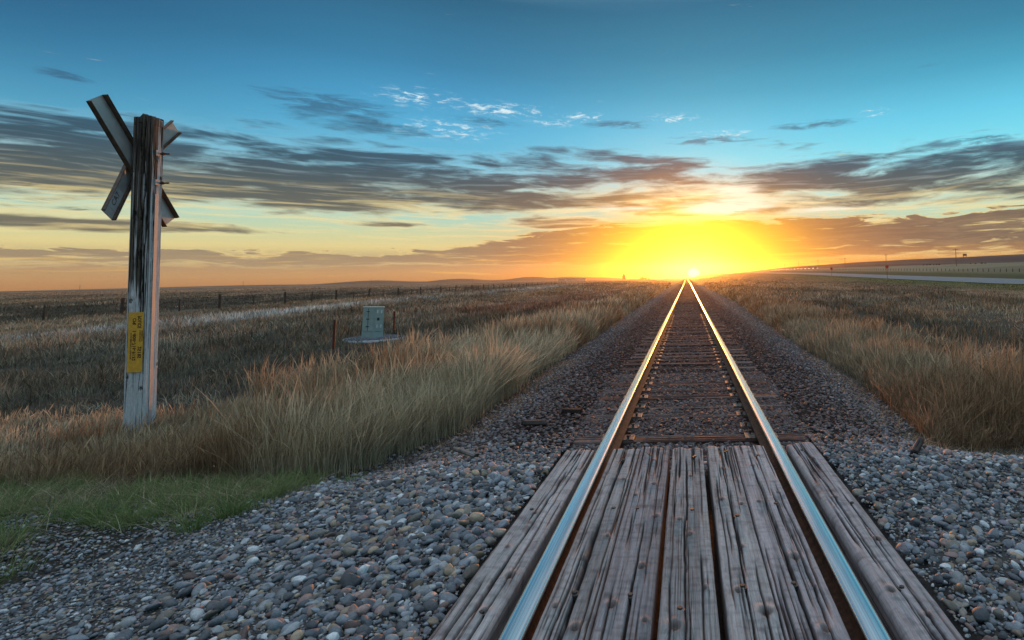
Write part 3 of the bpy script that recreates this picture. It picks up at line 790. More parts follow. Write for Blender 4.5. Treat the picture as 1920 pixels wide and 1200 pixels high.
# ------------------------------------------------------------------ ties
def tie_mesh(seed):
    r = np.random.default_rng(seed)
    crk = [(r.uniform(-.4, .4), r.uniform(-.1, 1.2), r.uniform(1.4, 2.7), .006, .02, .02, seed + i) for i in range(5)]
    return timber_mesh('railway_tie', 2.5, .23, .16, seed, crk, [(r.uniform(-.3, .3), r.uniform(.3, 2.2), .03)], nx=20, dy=.04, rc=.012, base=(.080, .044, .037), dark=(.02, .014, .012))
TIES = [tie_mesh(200 + i) for i in range(5)]
plate_me = MB().box((0, 0, 0), (.34, .19, .018), bevel=.004).mesh('tie_plate')
spike_me = MB().tube((0, 0, -.02), (0, 0, .025), .009).box((0, 0, .028), (.035, .035, .014), bevel=.003).mesh('rail_spike')
tie_y = [5.42 + .505 * i for i in range(300)]
def build_ties():
    for i, y in enumerate(tie_y):
        r = random.Random(i)
        o = link('railway_tie', TIES[i % 5], M_TIE, None, (1.25 + r.uniform(-.04, .04), y + r.uniform(-.03, .03), -.046 + r.uniform(-.020, .012)), (0, 0, pi / 2 + r.uniform(-.012, .012)))
        if r.random() < .5: o.rotation_euler.z += pi; o.location.x = -o.location.x
        flip = o.rotation_euler.z > pi
        lab = 'dark weathered tie half sunk in the ballast under the rails'
        if i == 0: lab = 'first exposed tie just beyond the far ends of the crossing planks'
        if i == 1: lab = 'second exposed tie beyond the planks, pale and split at its outer end'
        tag(o, lab, 'railway tie', 'wooden ties under the rails')
        if i < 40:
            for xx in (-.75, .75):
                # position in the tie's own frame
                d = (xx - o.location.x)
                ly = -d if not flip else d
                p = link('tie_plate', plate_me, M_PLATE, o, (0, ly, .008), (0, 0, pi / 2))
                for sx, sy in ((-.11, .06), (.11, -.06), (.11, .06)):
                    link('rail_spike', spike_me, M_BOLT, p, (sx, sy, .012))
    # ties too far to tell apart
    V = []; F = []
    for i in range(300, 2200):
        y = 5.42 + .505 * i
        b = len(V)
        for zz in (-.1, -.005):
            for xx, yy in ((-1.25, -.11), (1.25, -.11), (1.25, .11), (-1.25, .11)): V.append((xx, y + yy, zz))
        F += [(b + 4, b + 5, b + 6, b + 7), (b, b + 1, b + 5, b + 4), (b + 1, b + 2, b + 6, b + 5), (b + 2, b + 3, b + 7, b + 6), (b + 3, b, b + 4, b + 7)]
    me = np_mesh('distant_ties', np.array(V), np.array(F), smooth=False, col=np.tile([.11, .08, .075], (len(V), 1)))
    tag(link('distant_ties', me, M_STONE), 'far away run of ties merging together towards the setting sun', 'railway ties', kind='stuff')
build_ties()

# ------------------------------------------------------------------ gravel
def ico(level):
    bm = bmesh.new(); bmesh.ops.create_icosphere(bm, subdivisions=level, radius=1.0)
    V = np.array([v.co[:] for v in bm.verts]); F = np.array([[v.index for v in f.verts] for f in bm.faces]); bm.free()
    return V, F
PALETTE = np.array([[.30, .33, .37], [.25, .275, .31], [.36, .375, .39], [.31, .28, .24], [.42, .33, .24], [.36, .25, .225], [.15, .155, .17], [.62, .64, .65], [.22, .23, .25], [.28, .24, .27]])
PAL_P = np.array([.19, .17, .14, .12, 0.09, .08, .12, .10, .07, .035])
def stones(name, pos, rad, level, label, dark=None, angular=0.0, seed=1):
    r = np.random.default_rng(seed)
    BV, BF = ico(level)
    n = len(pos); nv = len(BV)
    V = np.empty((n, nv, 3), np.float32)
    nvar = 24
    var = r.integers(0, nvar, n)
    for q in range(nvar):
        idx = np.where(var == q)[0]
        if len(idx) == 0: continue
        rr = np.random.default_rng(1000 + q)
        B = BV.copy()
        for _ in range(3):
            d = rr.normal(size=3); d /= np.linalg.norm(d)
            B = B * (1 + (0.13 + angular * .1) * np.sin(B @ d * rr.uniform(1.4, 3.0) + rr.uniform(0, 6)))[:, None]
        for _ in range(6 if angular else 5):   # worn flats
            d = rr.normal(size=3); d /= np.linalg.norm(d); lim = rr.uniform(.55, .85)
            h = B @ d; B = B - np.outer(np.maximum(h - lim, 0) * (.9 if angular else .7), d)
        V[idx] = B[None]
    ax = np.stack([r.uniform(.85, 1.3, n), r.uniform(.65, 1.0, n), r.uniform(.42, .8, n)], -1)
    V = V * ax[:, None, :] * np.asarray(rad)[:, None, None]
    # random tilt then yaw
    tl = r.normal(0, .35, n); yw = r.uniform(0, 2 * pi, n); tl2 = r.normal(0, .3, n)
    y_, z_ = V[..., 1].copy(), V[..., 2].copy()
    c, s = np.cos(tl)[:, None], np.sin(tl)[:, None]
    V[..., 1] = y_ * c - z_ * s; V[..., 2] = y_ * s + z_ * c
    x_, z_ = V[..., 0].copy(), V[..., 2].copy()
    c, s = np.cos(tl2)[:, None], np.sin(tl2)[:, None]
    V[..., 0] = x_ * c + z_ * s; V[..., 2] = -x_ * s + z_ * c
    x_, y_ = V[..., 0].copy(), V[..., 1].copy()
    c, s = np.cos(yw)[:, None], np.sin(yw)[:, None]
    V[..., 0] = x_ * c - y_ * s; V[..., 1] = x_ * s + y_ * c
    V += np.asarray(pos)[:, None, :]
    F = (BF[None] + (np.arange(n) * nv)[:, None, None]).reshape(-1, 3)
    col = PALETTE[r.choice(len(PALETTE), n, p=PAL_P / PAL_P.sum())] * r.uniform(.32, 1.08, (n, 1))
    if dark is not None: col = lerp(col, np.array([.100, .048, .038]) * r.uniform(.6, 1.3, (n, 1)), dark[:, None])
    colv = np.repeat(col, nv, axis=0)
    me = np_mesh(name, V.reshape(-1, 3), F, col=colv)
    tag(link(name, me, M_STONE), label, 'gravel', kind='stuff')

def scatter(n, x0, x1, y0, y1, r, logy=False):
    x = r.uniform(x0, x1, n)
    y = np.exp(r.uniform(np.log(y0), np.log(y1), n)) if logy else r.uniform(y0, y1, n)
    return x, y
def in_view(x, y, m=.25):
    yy = np.maximum(y, .1)
    return (x > -(1.27 + m) * yy - 1.0) & (x < (.64 + m) * yy + 1.1)
def allowed(x, y, rad):
    ax = np.abs(x)
    ok = np.ones(len(x), bool)
    ok &= ~((ax < 1.165 + rad * .6) & (y < 4.98 + rad))                # planks
    ok &= ~((np.abs(ax - .75) < .075 + rad * .5))                      # rails
    t = (y - 5.42) / .505; dt = np.abs(t - np.round(t)) * .505
    on_tie = (ax < .96 + .12 * np.sin(np.round(t) * 2.3)) & (dt < .125) & (y > 5.2)
    ok &= ~(on_tie & (np.random.default_rng(5).random(len(x)) < .42))
    return ok
def gravel_layers():
    r = np.random.default_rng(77)
    # crossing cobbles, close to the camera
    def make(n, x0, x1, y0, y1, r0, r1, keep, sink):
        x, y = scatter(n, x0, x1, y0, y1, r)
        rad = (r0 + (r1 - r0) * r.random(n) ** 2.1) * (0.8 + .4 * r.random(n))
        k = in_view(x, y) & allowed(x, y, rad) & keep(x, y) 
        x, y, rad = x[k], y[k], rad[k]
        z = ground_z(x, y) - .02 + .04 * (1 - gravel_mask(x, y)) + rad * sink * r.uniform(.3, 1.3, len(x))
        return np.stack([x, y, z], -1), rad
    def gm(x, y): return r.random(len(x)) < gravel_mask(x, y) ** 1.5
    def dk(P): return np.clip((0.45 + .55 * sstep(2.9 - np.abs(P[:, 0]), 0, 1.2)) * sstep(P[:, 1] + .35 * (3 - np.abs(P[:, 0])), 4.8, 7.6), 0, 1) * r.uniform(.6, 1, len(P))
    big_l = lambda x, y: gm(x, y) & (r.random(len(x)) < sstep(x, -3.4 - .25 * (y - 3), -1.9))
    big_r = lambda x, y: gm(x, y)
    A, a = make(7600, -4.2, -1.1, 2.0, 5.0, .013, .042, big_l, .55)
    B, b = make(11500, 1.1, 6.4, 2.0, 5.2, .012, .036, big_r, .5)
    P = np.concatenate([A, B]); R_ = np.concatenate([a, b])
    stones('crossing_cobbles', P, R_, 2 + 1, 'rounded blue grey cobbles heaped beside the crossing planks', None, 0, 2)
    # small road gravel
    A, a = make(56000, -9, -1.1, 2.0, 5.6, .0055, .0135, gm, .5)
    B, b = make(32000, 1.1, 6.4, 2.0, 5.6, .006, .013, gm, .4)
    C, c = make(9000, -8, -1.1, 2.0, 5.2, .012, .024, gm, .45)
    vg = lambda x, y: (r.random(len(x)) < .8 * (1 - gravel_mask(x, y)) * (1 - .8 * sstep(y - .35 * (-x - 4), 3.9, 4.9))) & (y < 5.7)
    D, d = make(30000, -9, -3.3, 3.0, 5.8, .006, .017, vg, .35)
    P = np.concatenate([A, B, C, D]); R_ = np.concatenate([a, b, c, d])
    stones('road_gravel', P, R_, 2, 'fine pale gravel of the road approach below the green verge', None, 0, 3)
    # ballast between and beside the rails
    A, a = make(30000, -4.3, 8.5, 4.9, 10, .015, .031, gm, .45)
    Bq, bq = make(22000, -1.3, 1.3, 5.0, 10, .012, .026, gm, .3)
    A = np.concatenate([A, Bq]); a = np.concatenate([a, bq])
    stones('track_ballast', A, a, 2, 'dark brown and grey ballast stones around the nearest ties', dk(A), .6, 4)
    n = 60000
    x = r.uniform(-4.2, 4.2, n); y = np.exp(r.uniform(np.log(10), np.log(160), n))
    rad = r.uniform(.016, .032, n) * (1 + (y - 10) * .012)
    k = (r.random(n) < gravel_mask(x, y)) & (np.abs(np.abs(x) - .75) > .075 + rad * .5)
    t = (y - 5.42) / .505; dt = np.abs(t - np.round(t)) * .505
    k &= ~((np.abs(x) < .98) & (dt < .13) & (r.random(n) < .40))
    x, y, rad = x[k], y[k], rad[k]
    P = np.stack([x, y, ground_z(x, y) - .02 + np.minimum(rad, .03) * .5], -1)
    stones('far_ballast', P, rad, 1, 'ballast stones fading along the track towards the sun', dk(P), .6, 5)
gravel_layers()

# ------------------------------------------------------------------ grass
def blades(name, x, y, h, w, lean, az, col, mat, label, S=4, head=0.0, seed=1, droop=0.6, cat='grass'):
    """one ribbon per blade: bends over by `lean` (fraction of height) towards azimuth az; head>0 gives a feathery seed head"""
    r = np.random.default_rng(seed)
    n = len(x)
    t = np.linspace(0, 1, S + 1)
    z0 = ground_z(x, y) - .03
    bend = lean[:, None] * h[:, None] * (t[None] ** 1.8)
    Zc = h[:, None] * (t[None] - droop * (lean[:, None] ** 2) * .35 * t[None] ** 2.5)
    Xc = x[:, None] + bend * np.cos(az)[:, None] + r.normal(0, .012, (n, S + 1)) * t[None] * np.minimum(h[:, None], 1)
    Yc = y[:, None] + bend * np.sin(az)[:, None]
    fa = r.uniform(0, pi, n)
    if head > 0:
        prof = np.where(t < .62, .42, np.where(t < .98, 1.0 * head, .15)); prof = np.interp(t, [0, .55, .68, .85, 1], [.6, .38, head * .7, head, .12])
    else:
        prof = np.interp(t, [0, .4, .8, 1], [.8, 1, .6, .06])
    hw = .5 * w[:, None] * prof[None]
    dx = np.cos(fa)[:, None] * hw; dyy = np.sin(fa)[:, None] * hw
    V = np.empty((n, S + 1, 2, 3), np.float32)
    V[:, :, 0, 0] = Xc - dx; V[:, :, 1, 0] = Xc + dx
    V[:, :, 0, 1] = Yc - dyy; V[:, :, 1, 1] = Yc + dyy
    V[:, :, 0, 2] = V[:, :, 1, 2] = z0[:, None] + Zc
    base = (np.arange(n) * (S + 1) * 2)[:, None]
    k = (np.arange(S) * 2)[None]
    F = np.stack([base + k, base + k + 1, base + k + 3, base + k + 2], -1).reshape(-1, 4)
    cv = np.repeat(col[:, None, :], (S + 1) * 2, 1).reshape(-1, 3)
    me = np_mesh(name, V.reshape(-1, 3), F, col=cv, smooth=True)
    return tag(link(name, me, mat), label, cat, kind='stuff')

TAN = np.array([.48, .355, .22]); STRAW = np.array([.66, .55, .39]); BROWN = np.array([.30, .175, .10]); GREY = np.array([.27, .25, .20])
def mixcol(n, r, cols, p):
    c = np.array(cols)[r.choice(len(cols), n, p=p)]
    return c * r.uniform(.65, 1.2, (n, 1))
def clumped(n, r, fx, fy, spread, per):
    """clump centres from fx, fy plus scattered members"""
    m = n // per + 1
    cx, cy = fx(m), fy(m)
    x = np.repeat(cx, per)[:n] + r.normal(0, spread, n); y = np.repeat(cy, per)[:n] + r.normal(0, spread, n)
    cid = np.repeat(np.arange(m), per)[:n]
    return x, y, cid

def tall_grass():
    r = np.random.default_rng(301)
    X = []; Y = []; H = []; Wd = []; L = []; A = []; C = []
    def run(n, y0, y1, side, depth, hmin, hmax, per=24, spread=.07):
        m = n // per + 1
        cy = np.exp(r.uniform(np.log(y0), np.log(y1), m))
        dd = .15 + depth * r.random(m) ** 1.25
        cx = (edge_l(cy) - dd) if side < 0 else (edge_r(cy) + dd)
        x = np.repeat(cx, per); y = np.repeat(cy, per)
        sp = spread * (1 + y * .02)
        x = x + r.normal(0, 1, len(x)) * sp; y = y + r.normal(0, 1, len(y)) * sp
        pn = fbm(x * .9, y * .9, 71, 3); pn2 = fbm(x * .35, y * .35, 73, 2)
        h = lerp(1, lerp(.42, 1, sstep(x, -6.6, -4.4)), (y < 10) * (x < 0)) * lerp(hmin, hmax, np.clip(pn * 1.3 - .1, 0, 1)) * np.repeat(r.uniform(.6, 1.2, m), per) * r.uniform(.5, 1.12, len(x))
        lean = np.clip(.28 + .65 * (pn2 - .5) + np.repeat(r.normal(0, .24, m), per) + r.normal(0, .26, len(x)), -.3, 1.5)
        az = np.repeat(r.normal(.35, 1.1, m), per) + r.normal(0, .7, len(x))      # mostly blown to the right
        pc = fbm(x * .6, y * .4, 79, 3)[:, None]
        c = lerp(lerp(TAN, STRAW, .6), lerp(TAN, BROWN, .7), np.clip(sstep(pc, .38, .64) + .45 * (x > 0)[:, None], 0, 1)) * r.uniform(.45, 1.3, (len(x), 1))
        w = np.maximum(.0034, y * .00075) * r.uniform(.7, 1.4, len(x))
        X.append(x); Y.append(y); H.append(h); Wd.append(w); L.append(lean); A.append(az); C.append(c)
    # left bank: beside the post and along the ballast
    run(46000, 5.9, 11, -1, 4.6, .50, 1.02)
    run(24000, 6.0, 9.5, -1, 9.0, .45, .9)
    run(38000, 9, 26, -1, 3.4, .50, .98)
    run(26000, 22, 130, -1, 3.8, .45, .85)
    run(36000, 6.6, 12, 1, 2.6, .48, .86)
    run(30000, 11, 34, 1, 3.0, .42, .75)
    run(16000, 30, 140, 1, 4.0, .4, .7)
    x, y, h, w, l, a, c = [np.concatenate(q) for q in (X, Y, H, Wd, L, A, C)]
    k = in_view(x, y, .3) & ((x < edge_l(y) - .03) | (x > edge_r(y) + .05)) & ((y > 5.75 + .12 * fbm(x * 2, y * 0, 83, 2)) | (x > 0))
    k &= ~((x < -3.6) & (y < 5.9 + .05 * (-x - 4) + .7 * (fbm(x * .9, x * 0, 87, 3) - .35)))
    fr_ = 6.35 + .9 * fbm(x * 1.3, x * 0 + 3, 89, 3)
    k &= (x < 0) | (y > fr_)
    h = np.where(x > 0, h * lerp(.45, 1, sstep(y - fr_, 0, .7) * sstep(x - edge_r(np.maximum(y, 6.7)), 0, .6)), h)
    x, y, h, w, l, a, c = x[k], y[k], h[k], w[k], l[k], a[k], c[k]
    hd = r.random(len(x)) < .45
    blades('tall_dry_grass', x[~hd], y[~hd], h[~hd] * .85, w[~hd] * 1.15, l[~hd], a[~hd], c[~hd], M_GRASS, 'tall tan dry grass bending along both edges of the ballast', seed=2)
    blades('seeding_grass', x[hd], y[hd], h[hd] * 1.08, w[hd], l[hd], a[hd], c[hd] * 1.15, M_GRASS, 'feathery seed heads standing above the tall dry grass', S=5, head=2.1, seed=3)
tall_grass()

def field_grass():
    r = np.random.default_rng(311)
    n = 250000
    per = 9; m = n // per
    cy = np.exp(r.uniform(np.log(7.5), np.log(520), m))
    f = np.where(r.random(m) < .66, r.uniform(-1.45, -.03, m), r.uniform(.03, .80, m))
    cx = f * cy
    x = np.repeat(cx, per) + r.normal(0, 1, m * per) * np.repeat(.05 + cy * .006, per)
    y = np.repeat(cy, per) + r.normal(0, 1, m * per) * np.repeat(.05 + cy * .010, per)
    cid = np.repeat(np.arange(m), per)
    k = ((x < edge_l(y) - 2.0) & ((y > 8) | (x < -9))) | ((x > edge_r(y) + 1.6) & (x < 60.8))
    k &= ~((x < -4) & (y < 8)) & (y > 7)
    k &= (np.hypot(x + 12.4, y - 22.0) > 1.02)
    k &= ~((x < 0) & (x > -40) & (y > 330))
    x, y, cid = x[k], y[k], cid[k]; n = len(x)
    s_ = 1 + y / 70
    pn = fbm(x * .40 / s_, y * .16 / s_, 91, 4)
    pale = sstep(fbm(x * .55 / s_, y * .24 / s_, 191, 4), .50, .66)
    cv = r.uniform(.35, 1.55, m)[cid][:, None] * r.uniform(.6, 1.4, (n, 1))
    c = field_col(x, y) * cv * 1.75
    straw = np.array([.40, .34, .25]) * cv * 1.05
    c = lerp(c, straw, (pale * np.where(x > 38, .25, .75) * (r.random(m)[cid] < .75))[:, None])
    h = lerp(.12, .46, np.clip(pn * 1.7 - .35, 0, 1)) * r.uniform(.5, 1.3, m)[cid] * r.uniform(.6, 1.2, n)
    d = (x - pale_strip(y)) / (1.6 + y * .018)
    h = h + .30 * np.exp(-d * d) * (x < 0) * fbm(x * .3, y * .1, 99, 3) * 1.6
    h = np.where(x > 30, h * .6, h)
    w = np.maximum(.0045, y * .0012) * r.uniform(.6, 1.5, n)
    lean = np.clip(r.normal(.35, .35, m)[cid] + r.normal(0, .3, n), -.4, 1.5); az = r.uniform(0, 2 * pi, m)[cid] + r.normal(0, .8, n)
    blades('prairie_grass', x, y, h, w, lean, az, c, M_GRASS, 'mixed olive, brown and pale prairie grass covering the open fields', S=3, seed=4)
field_grass()

def green_grass():
    r = np.random.default_rng(321)
    n = 66000; per = 100; m = n // per
    cy = r.uniform(3.0, 6.6, m * 4); cx = r.uniform(-9.5, -2.6, m * 4)
    top = 6.05 + .06 * (-cx - 4); lo = np.interp(cx, [-9, -7, -5.2, -4.6, -3.9, -3.3, -2.6], [2.9, 3.05, 3.45, 3.75, 4.35, 5.3, 6.0])
    pn = .55 * fbm(cx * .9, cy * 1.2, 95, 2) + .45 * fbm(cx * 2.6, cy * 3.2, 96, 2)
    k = (cy > lo + .1) & (cy < top) & ((pn > .46) | (r.random(len(cx)) < .16)) & (pn > .36 + .05 * (1 - sstep(cy - lo, 0, 1.0)))
    cx, cy = cx[k][:m], cy[k][:m]; m = len(cx)
    x = np.repeat(cx, per); y = np.repeat(cy, per)
    sp = np.repeat(r.uniform(.03, .075, m), per)
    ox = r.normal(0, 1, len(x)); oy = r.normal(0, 1, len(x))
    x = x + ox * sp; y = y + oy * sp
    az = np.arctan2(oy, ox) + r.normal(0, .5, len(x))
    h = np.repeat(r.uniform(.06, .24, m), per) * r.uniform(.45, 1.15, len(x))
    g = np.array([.12, .215, .065]); g2 = np.array([.31, .34, .15]); st = np.array([.30, .26, .15])
    cl = np.repeat(r.random(m), per)[:, None]
    c = lerp(g, g2, cl) * r.uniform(.6, 1.35, (len(x), 1))
    dry = (r.random(len(x)) < .12) | (np.repeat(r.random(m), per) < .13)
    c[dry] = st * r.uniform(.6, 1.1, (dry.sum(), 1))
    blades('green_verge_grass', x, y, h, r.uniform(.003, .0062, len(x)), np.clip(r.normal(.7, .35, len(x)), .05, 1.6), az, c, M_GREEN, 'low green grass tufts between the dry stand and gravel road', S=3, seed=6, droop=.9)
    # flattened straw and stray stems
    n = 5200
    x = r.uniform(-9.5, -3.0, n); y = 5.2 + .10 * (-x - 4) + r.normal(0, .38, n)
    k = (y > 3.6) & (x < edge_l(np.clip(y, 2, 99)) + .12)
    x, y = x[k], y[k]; n = len(x)
    blades('flattened_straw', x, y, r.uniform(.05, .22, n), np.full(n, .0036), np.clip(r.normal(2.0, .8, n), .6, 4), r.uniform(0, 2 * pi, n), mixcol(n, r, [STRAW, TAN, GREY], [.4, .3, .3]), M_GRASS, 'flattened straw lying at the foot of the tall grass', S=3, seed=7, droop=.1)
    n = 4200
    y = r.uniform(5.9, 14, n); s = r.random(n) < .5
    x = np.where(s, edge_l(y) + np.abs(r.normal(0, .35, n)), edge_r(np.maximum(y, 6.7)) - np.abs(r.normal(0, .3, n)))
    q = r.random(n) < .35
    x = np.where(q, r.uniform(2.6, 7.5, n), x); y = np.where(q, 6.75 - np.abs(r.normal(0, .3, n)), y)
    blades('scattered_stems', x, y, r.uniform(.03, .16, n), np.full(n, .004), np.clip(r.normal(1.4, .8, n), .2, 3), r.uniform(0, 2 * pi, n), mixcol(n, r, [STRAW, TAN, BROWN], [.3, .4, .3]), M_GRASS, 'stray dry stems straying from the grass onto the ballast', S=3, seed=8, droop=.2)
green_grass()

# ------------------------------------------------------------------ crossbuck post
def post_paint(col, S, Yg, tone, fine, blot, s, W, H):
    """white paint worn away towards the top, bare dark cracked wood beneath"""
    per = W  # +-W/2 is the face towards the track side
    wear = fbm(S * 22, Yg * 1.1, 131, 4, .6); streak = fbm(S * 75, Yg * .55, 133, 4, .6)
    hgt = Yg / 4.7
    side = (np.abs(S) > W / 2).astype(float)
    bare = sstep(wear * .6 + streak * .65 + .62 * (hgt - .52) - .13 * side + .07 * np.exp(-((S - .02) / .05) ** 2) * sstep(hgt, .3, .6), .635, .72)
    white = np.array([.66, .68, .70]) * (0.8 + .35 * fine)[..., None]
    dark = lerp(np.array([.040, .034, .030]), np.array([.17, .135, .11]), sstep(fine, .35, .7)[..., None])
    c = lerp(white, dark, bare[..., None])
    # cracks and knots painted into col earlier stay dark
    lum = col.mean(-1)
    keep = 1 - sstep(lum, .05, .12)
    return lerp(c, col * .6, keep[..., None])
def build_post():
    ang = radians(-9)
    root = empty('crossbuck_post', (-8.08, 8.30, -.62))
    tag(root, 'tall weathered wooden crossing post with crossed sign blades standing in dry grass', 'crossing sign')
    W, D, L = .27, .235, 4.85
    R_ = np.random.default_rng(5)
    crk = [(.12, 1.6, 4.9, .010, .045, .03, 141), (-.06, 2.4, 4.9, .006, .03, .03, 142), (.30, 1.0, 4.4, .005, .03, .02, 143), (.40, .4, 3.2, .004, .02, .015, 144), (-.30, 2.2, 4.6, .005, .02, .02, 145),
           (.22, .6, 2.6, .004, .02, .02, 146), (-.42, .3, 1.7, .004, .02, .02, 147), (.7, 1.2, 4.6, .005, .025, .02, 148), (1.2, 3.2, 4.9, .006, .03, .02, 149), (.0, 2.9, 4.6, .004, .03, .03, 150), (.36, 2.8, 4.8, .006, .03, .02, 151)]
    kts = [(-.32, 2.06, .05), (.05, 2.75, .055), (.9, 1.72, .035), (1.28, 1.1, .03), (.95, 4.2, .03), (-.35, .95, .04), (.32, .78, .04), (-.25, 3.35, .04), (1.2, 3.9, .03)]
    me = timber_mesh('wooden_post', L, W, D, 401, crk, kts, nx=52, dy=.018, rc=.012, base=(.25, .22, .2), dark=(.022, .018, .015), all_faces=True, colfn=post_paint, rough_amp=.004)
    # stand it up: timber y -> z; its top face (z=0) faces the camera (-y)
    V = np.empty(len(me.vertices) * 3, np.float32); me.vertices.foreach_get('co', V); V = V.reshape(-1, 3)
    v = np.stack([V[:, 0], -V[:, 2] - D / 2, V[:, 1]], -1)
    tip = v[:, 2] > L - .12
    v[tip, 2] -= (np.abs(v[tip, 0] - .02) * .45)              # worn, slightly pointed top
    f = 1 - .06 * v[:, 2] / L
    v[:, 0] *= f; v[:, 1] *= f
    me.vertices.foreach_set('co', v.astype(np.float32).ravel()); me.update()
    post = link('wooden_post', me, M_POST, root, (0, 0, 0), (radians(-.1), radians(-.6), -ang))
    fr = post.rotation_euler.copy()
    def onpost(name, me, mat, loc, rot=(0, 0, 0)):
        q = fr.to_matrix()
        o = link(name, me, mat, root)
        o.matrix_local = Matrix.Translation(q @ Vector(loc)) @ q.to_4x4() @ Matrix(Euler_(rot))
        return o
    # notice plate on the face towards us
    zb = 1.02; zt = 1.89; pw = .195
    plate = onpost('notice_sign', MB().box((0, 0, 0), (pw, .004, zt - zb), bevel=.0015).mesh('notice_sign'), M_YEL, (.003, -D / 2 - .010, (zt + zb) / 2 + .0))
    plate['label'] = 'yellow railway police notice with dark lettering running down the plate'
    def lettering(txt, size, col_x, z0, sx=1.0, bold=0.0):
        cu = bpy.data.curves.new('lettering', 'FONT'); cu.body = txt; cu.size = size; cu.resolution_u = 2; cu.offset = bold; cu.space_character = 1.05
        tmp = bpy.data.objects.new('lettering_tmp', cu); COL.objects.link(tmp)
        dg = bpy.context.evaluated_depsgraph_get()
        m_ = bpy.data.meshes.new_from_object(tmp.evaluated_get(dg))
        bpy.data.objects.remove(tmp); bpy.data.curves.remove(cu)
        m_.name = 'lettering'; m_.materials.clear()
        for vv in m_.vertices:   # reads downwards with its tops to the left, as in the mirrored photograph
            tx, ty = vv.co.x * sx, vv.co.y
            vv.co = Vector((col_x - ty, -.0026, z0 - tx))
        return link('lettering', m_, M_INK, plate)
    T = (zt - zb) / 2
    lettering('POLICE', .064, .070, T - .055, .82, .0022)
    lettering('PLEASE QUOTE', .026, .068, T - .262, .90, .0009)
    lettering('CROSSING NO', .026, .094, T - .262, .90, .0009)
    lettering('25185', .062, .078, T - .50, 1.06, .0022)
    lettering('CPR', .062, .004, T - .085, .86, .0022)
    lettering('1-800-716-9132', .058, .006, T - .262, 1.12, .0022)
    lettering('24 HR EMERGENCY TELEPHONE', .026, -.046, T - .30, .98, .0009)
    # grey strip up the track side face
    onpost('metal_strip', MB().box((0, 0, 0), (0.006, .060, 3.45), bevel=.002).mesh('metal_strip'), M_STRIP, (W / 2 + .004, -.012, .30 + 3.45 / 2 - .1))
    # through bolts with washers
    for z in (4.28, 3.83):
        b = onpost('through_bolt', MB().tube((-.02, 0, 0), (.135, 0, 0), .013).tube((.035, 0, 0), (.06, 0, 0), .026, None, 6).mesh('through_bolt'), M_BOLT, (W / 2 - .01, .045, z))
        w = link('washer_plate', MB().box((0, 0, 0), (.008, .085, .085), bevel=.002).mesh('washer_plate'), M_STRIP, b, (.010, -.045, 0))
    # sign blades: flanged channels on the far side of the post
    def channel(name, pts, width, normal, label=None, fl=.055):
        """bar along the polyline pts (list of vectors); web with raised flanges towards the track"""
        hw = width / 2; th = .006
        sec = [(-hw - .018, 0), (-hw - .018, fl + .012), (-hw - .010, fl + .012), (-hw - .010, fl), (-hw + .006, fl), (-hw + .006, th), (hw - .006, th), (hw - .006, fl), (hw + .010, fl), (hw + .010, fl + .012), (hw + .018, fl + .012), (hw + .018, 0)]
        bm = bmesh.new(); rows = []
        for i, p in enumerate(pts):
            d = (pts[min(i + 1, len(pts) - 1)] - pts[max(i - 1, 0)]).normalized()
            n = (normal[i] - d * normal[i].dot(d)).normalized(); u = d.cross(n)
            rows.append([bm.verts.new(p + u * a + n * b) for a, b in sec])
        k = len(sec)
        for i in range(len(pts) - 1):
            for j in range(k):
                f = bm.faces.new((rows[i][j], rows[i][(j + 1) % k], rows[i + 1][(j + 1) % k], rows[i + 1][j]))
                f.material_index = 1 if j == 5 else (2 if j == k - 1 else 0)
        bm.faces.new(rows[0]); bm.faces.new(rows[-1][::-1])
        bmesh.ops.recalc_face_normals(bm, faces=bm.faces)
        m_ = bpy.data.meshes.new(name); bm.to_mesh(m_); bm.free()
        o = link(name, m_, [M_BRONZE, M_ALU, M_WHITE], root)
        if label: o['label'] = label
        return o
    O = Vector((-8.08, 8.30, -.62))
    n0 = Vector((1, .12, 0)).normalized()
    xs = -8.285
    a0 = Vector((xs, 7.66, 4.305)) - O; a1 = Vector((xs, 8.85, 2.665)) - O
    channel('sign_blade', [a0, a0.lerp(a1, .5), a1], .27, [n0, n0, n0], 'straight upper left to lower right sign blade')
    b0 = Vector((xs - .075, 8.97, 4.255)) - O; bm_ = Vector((xs - .075, 8.30, 3.50)) - O; b1 = Vector((xs + .10, 7.80, 2.66)) - O
    n1 = Vector((.97, .25, .04)).normalized()
    blade = channel('sign_blade', [b0, b0.lerp(bm_, .7), bm_.lerp(b1, .12), bm_.lerp(b1, .5), b1], .21, [n0, n0, n0.lerp(n1, .5), n1, n1], 'bent sign blade whose lower half is twisted edge-on', .036)
    # small sticker on the back of the twisted half
    cu = bpy.data.curves.new('lettering', 'FONT'); cu.body = 'CA7'; cu.size = .12; cu.resolution_u = 2
    tmp = bpy.data.objects.new('lettering_tmp', cu); COL.objects.link(tmp)
    m_ = bpy.data.meshes.new_from_object(tmp.evaluated_get(bpy.context.evaluated_depsgraph_get())); bpy.data.objects.remove(tmp)
    d = (b1 - bm_).normalized(); n = (n1 - d * n1.dot(d)).normalized(); u = d.cross(n)
    c = bm_.lerp(b1, .70) + n * .0085
    MM = Matrix((( -d.x, u.x, n.x, c.x), (-d.y, u.y, n.y, c.y), (-d.z, u.z, n.z, c.z), (0, 0, 0, 1)))
    st = link('sticker', MB().box((0, 0, 0), (.34, .15, .003)).mesh('sticker'), M_STRIP, blade); st.matrix_local = MM
    m_.transform(Matrix.Translation((-.11, -.04, .0028))); m_.materials.clear()
    tx = link('lettering', m_, M_INK, blade); tx.matrix_local = MM
def Euler_(r):
    from mathutils import Euler
    return Euler(r).to_matrix().to_4x4()
build_post()

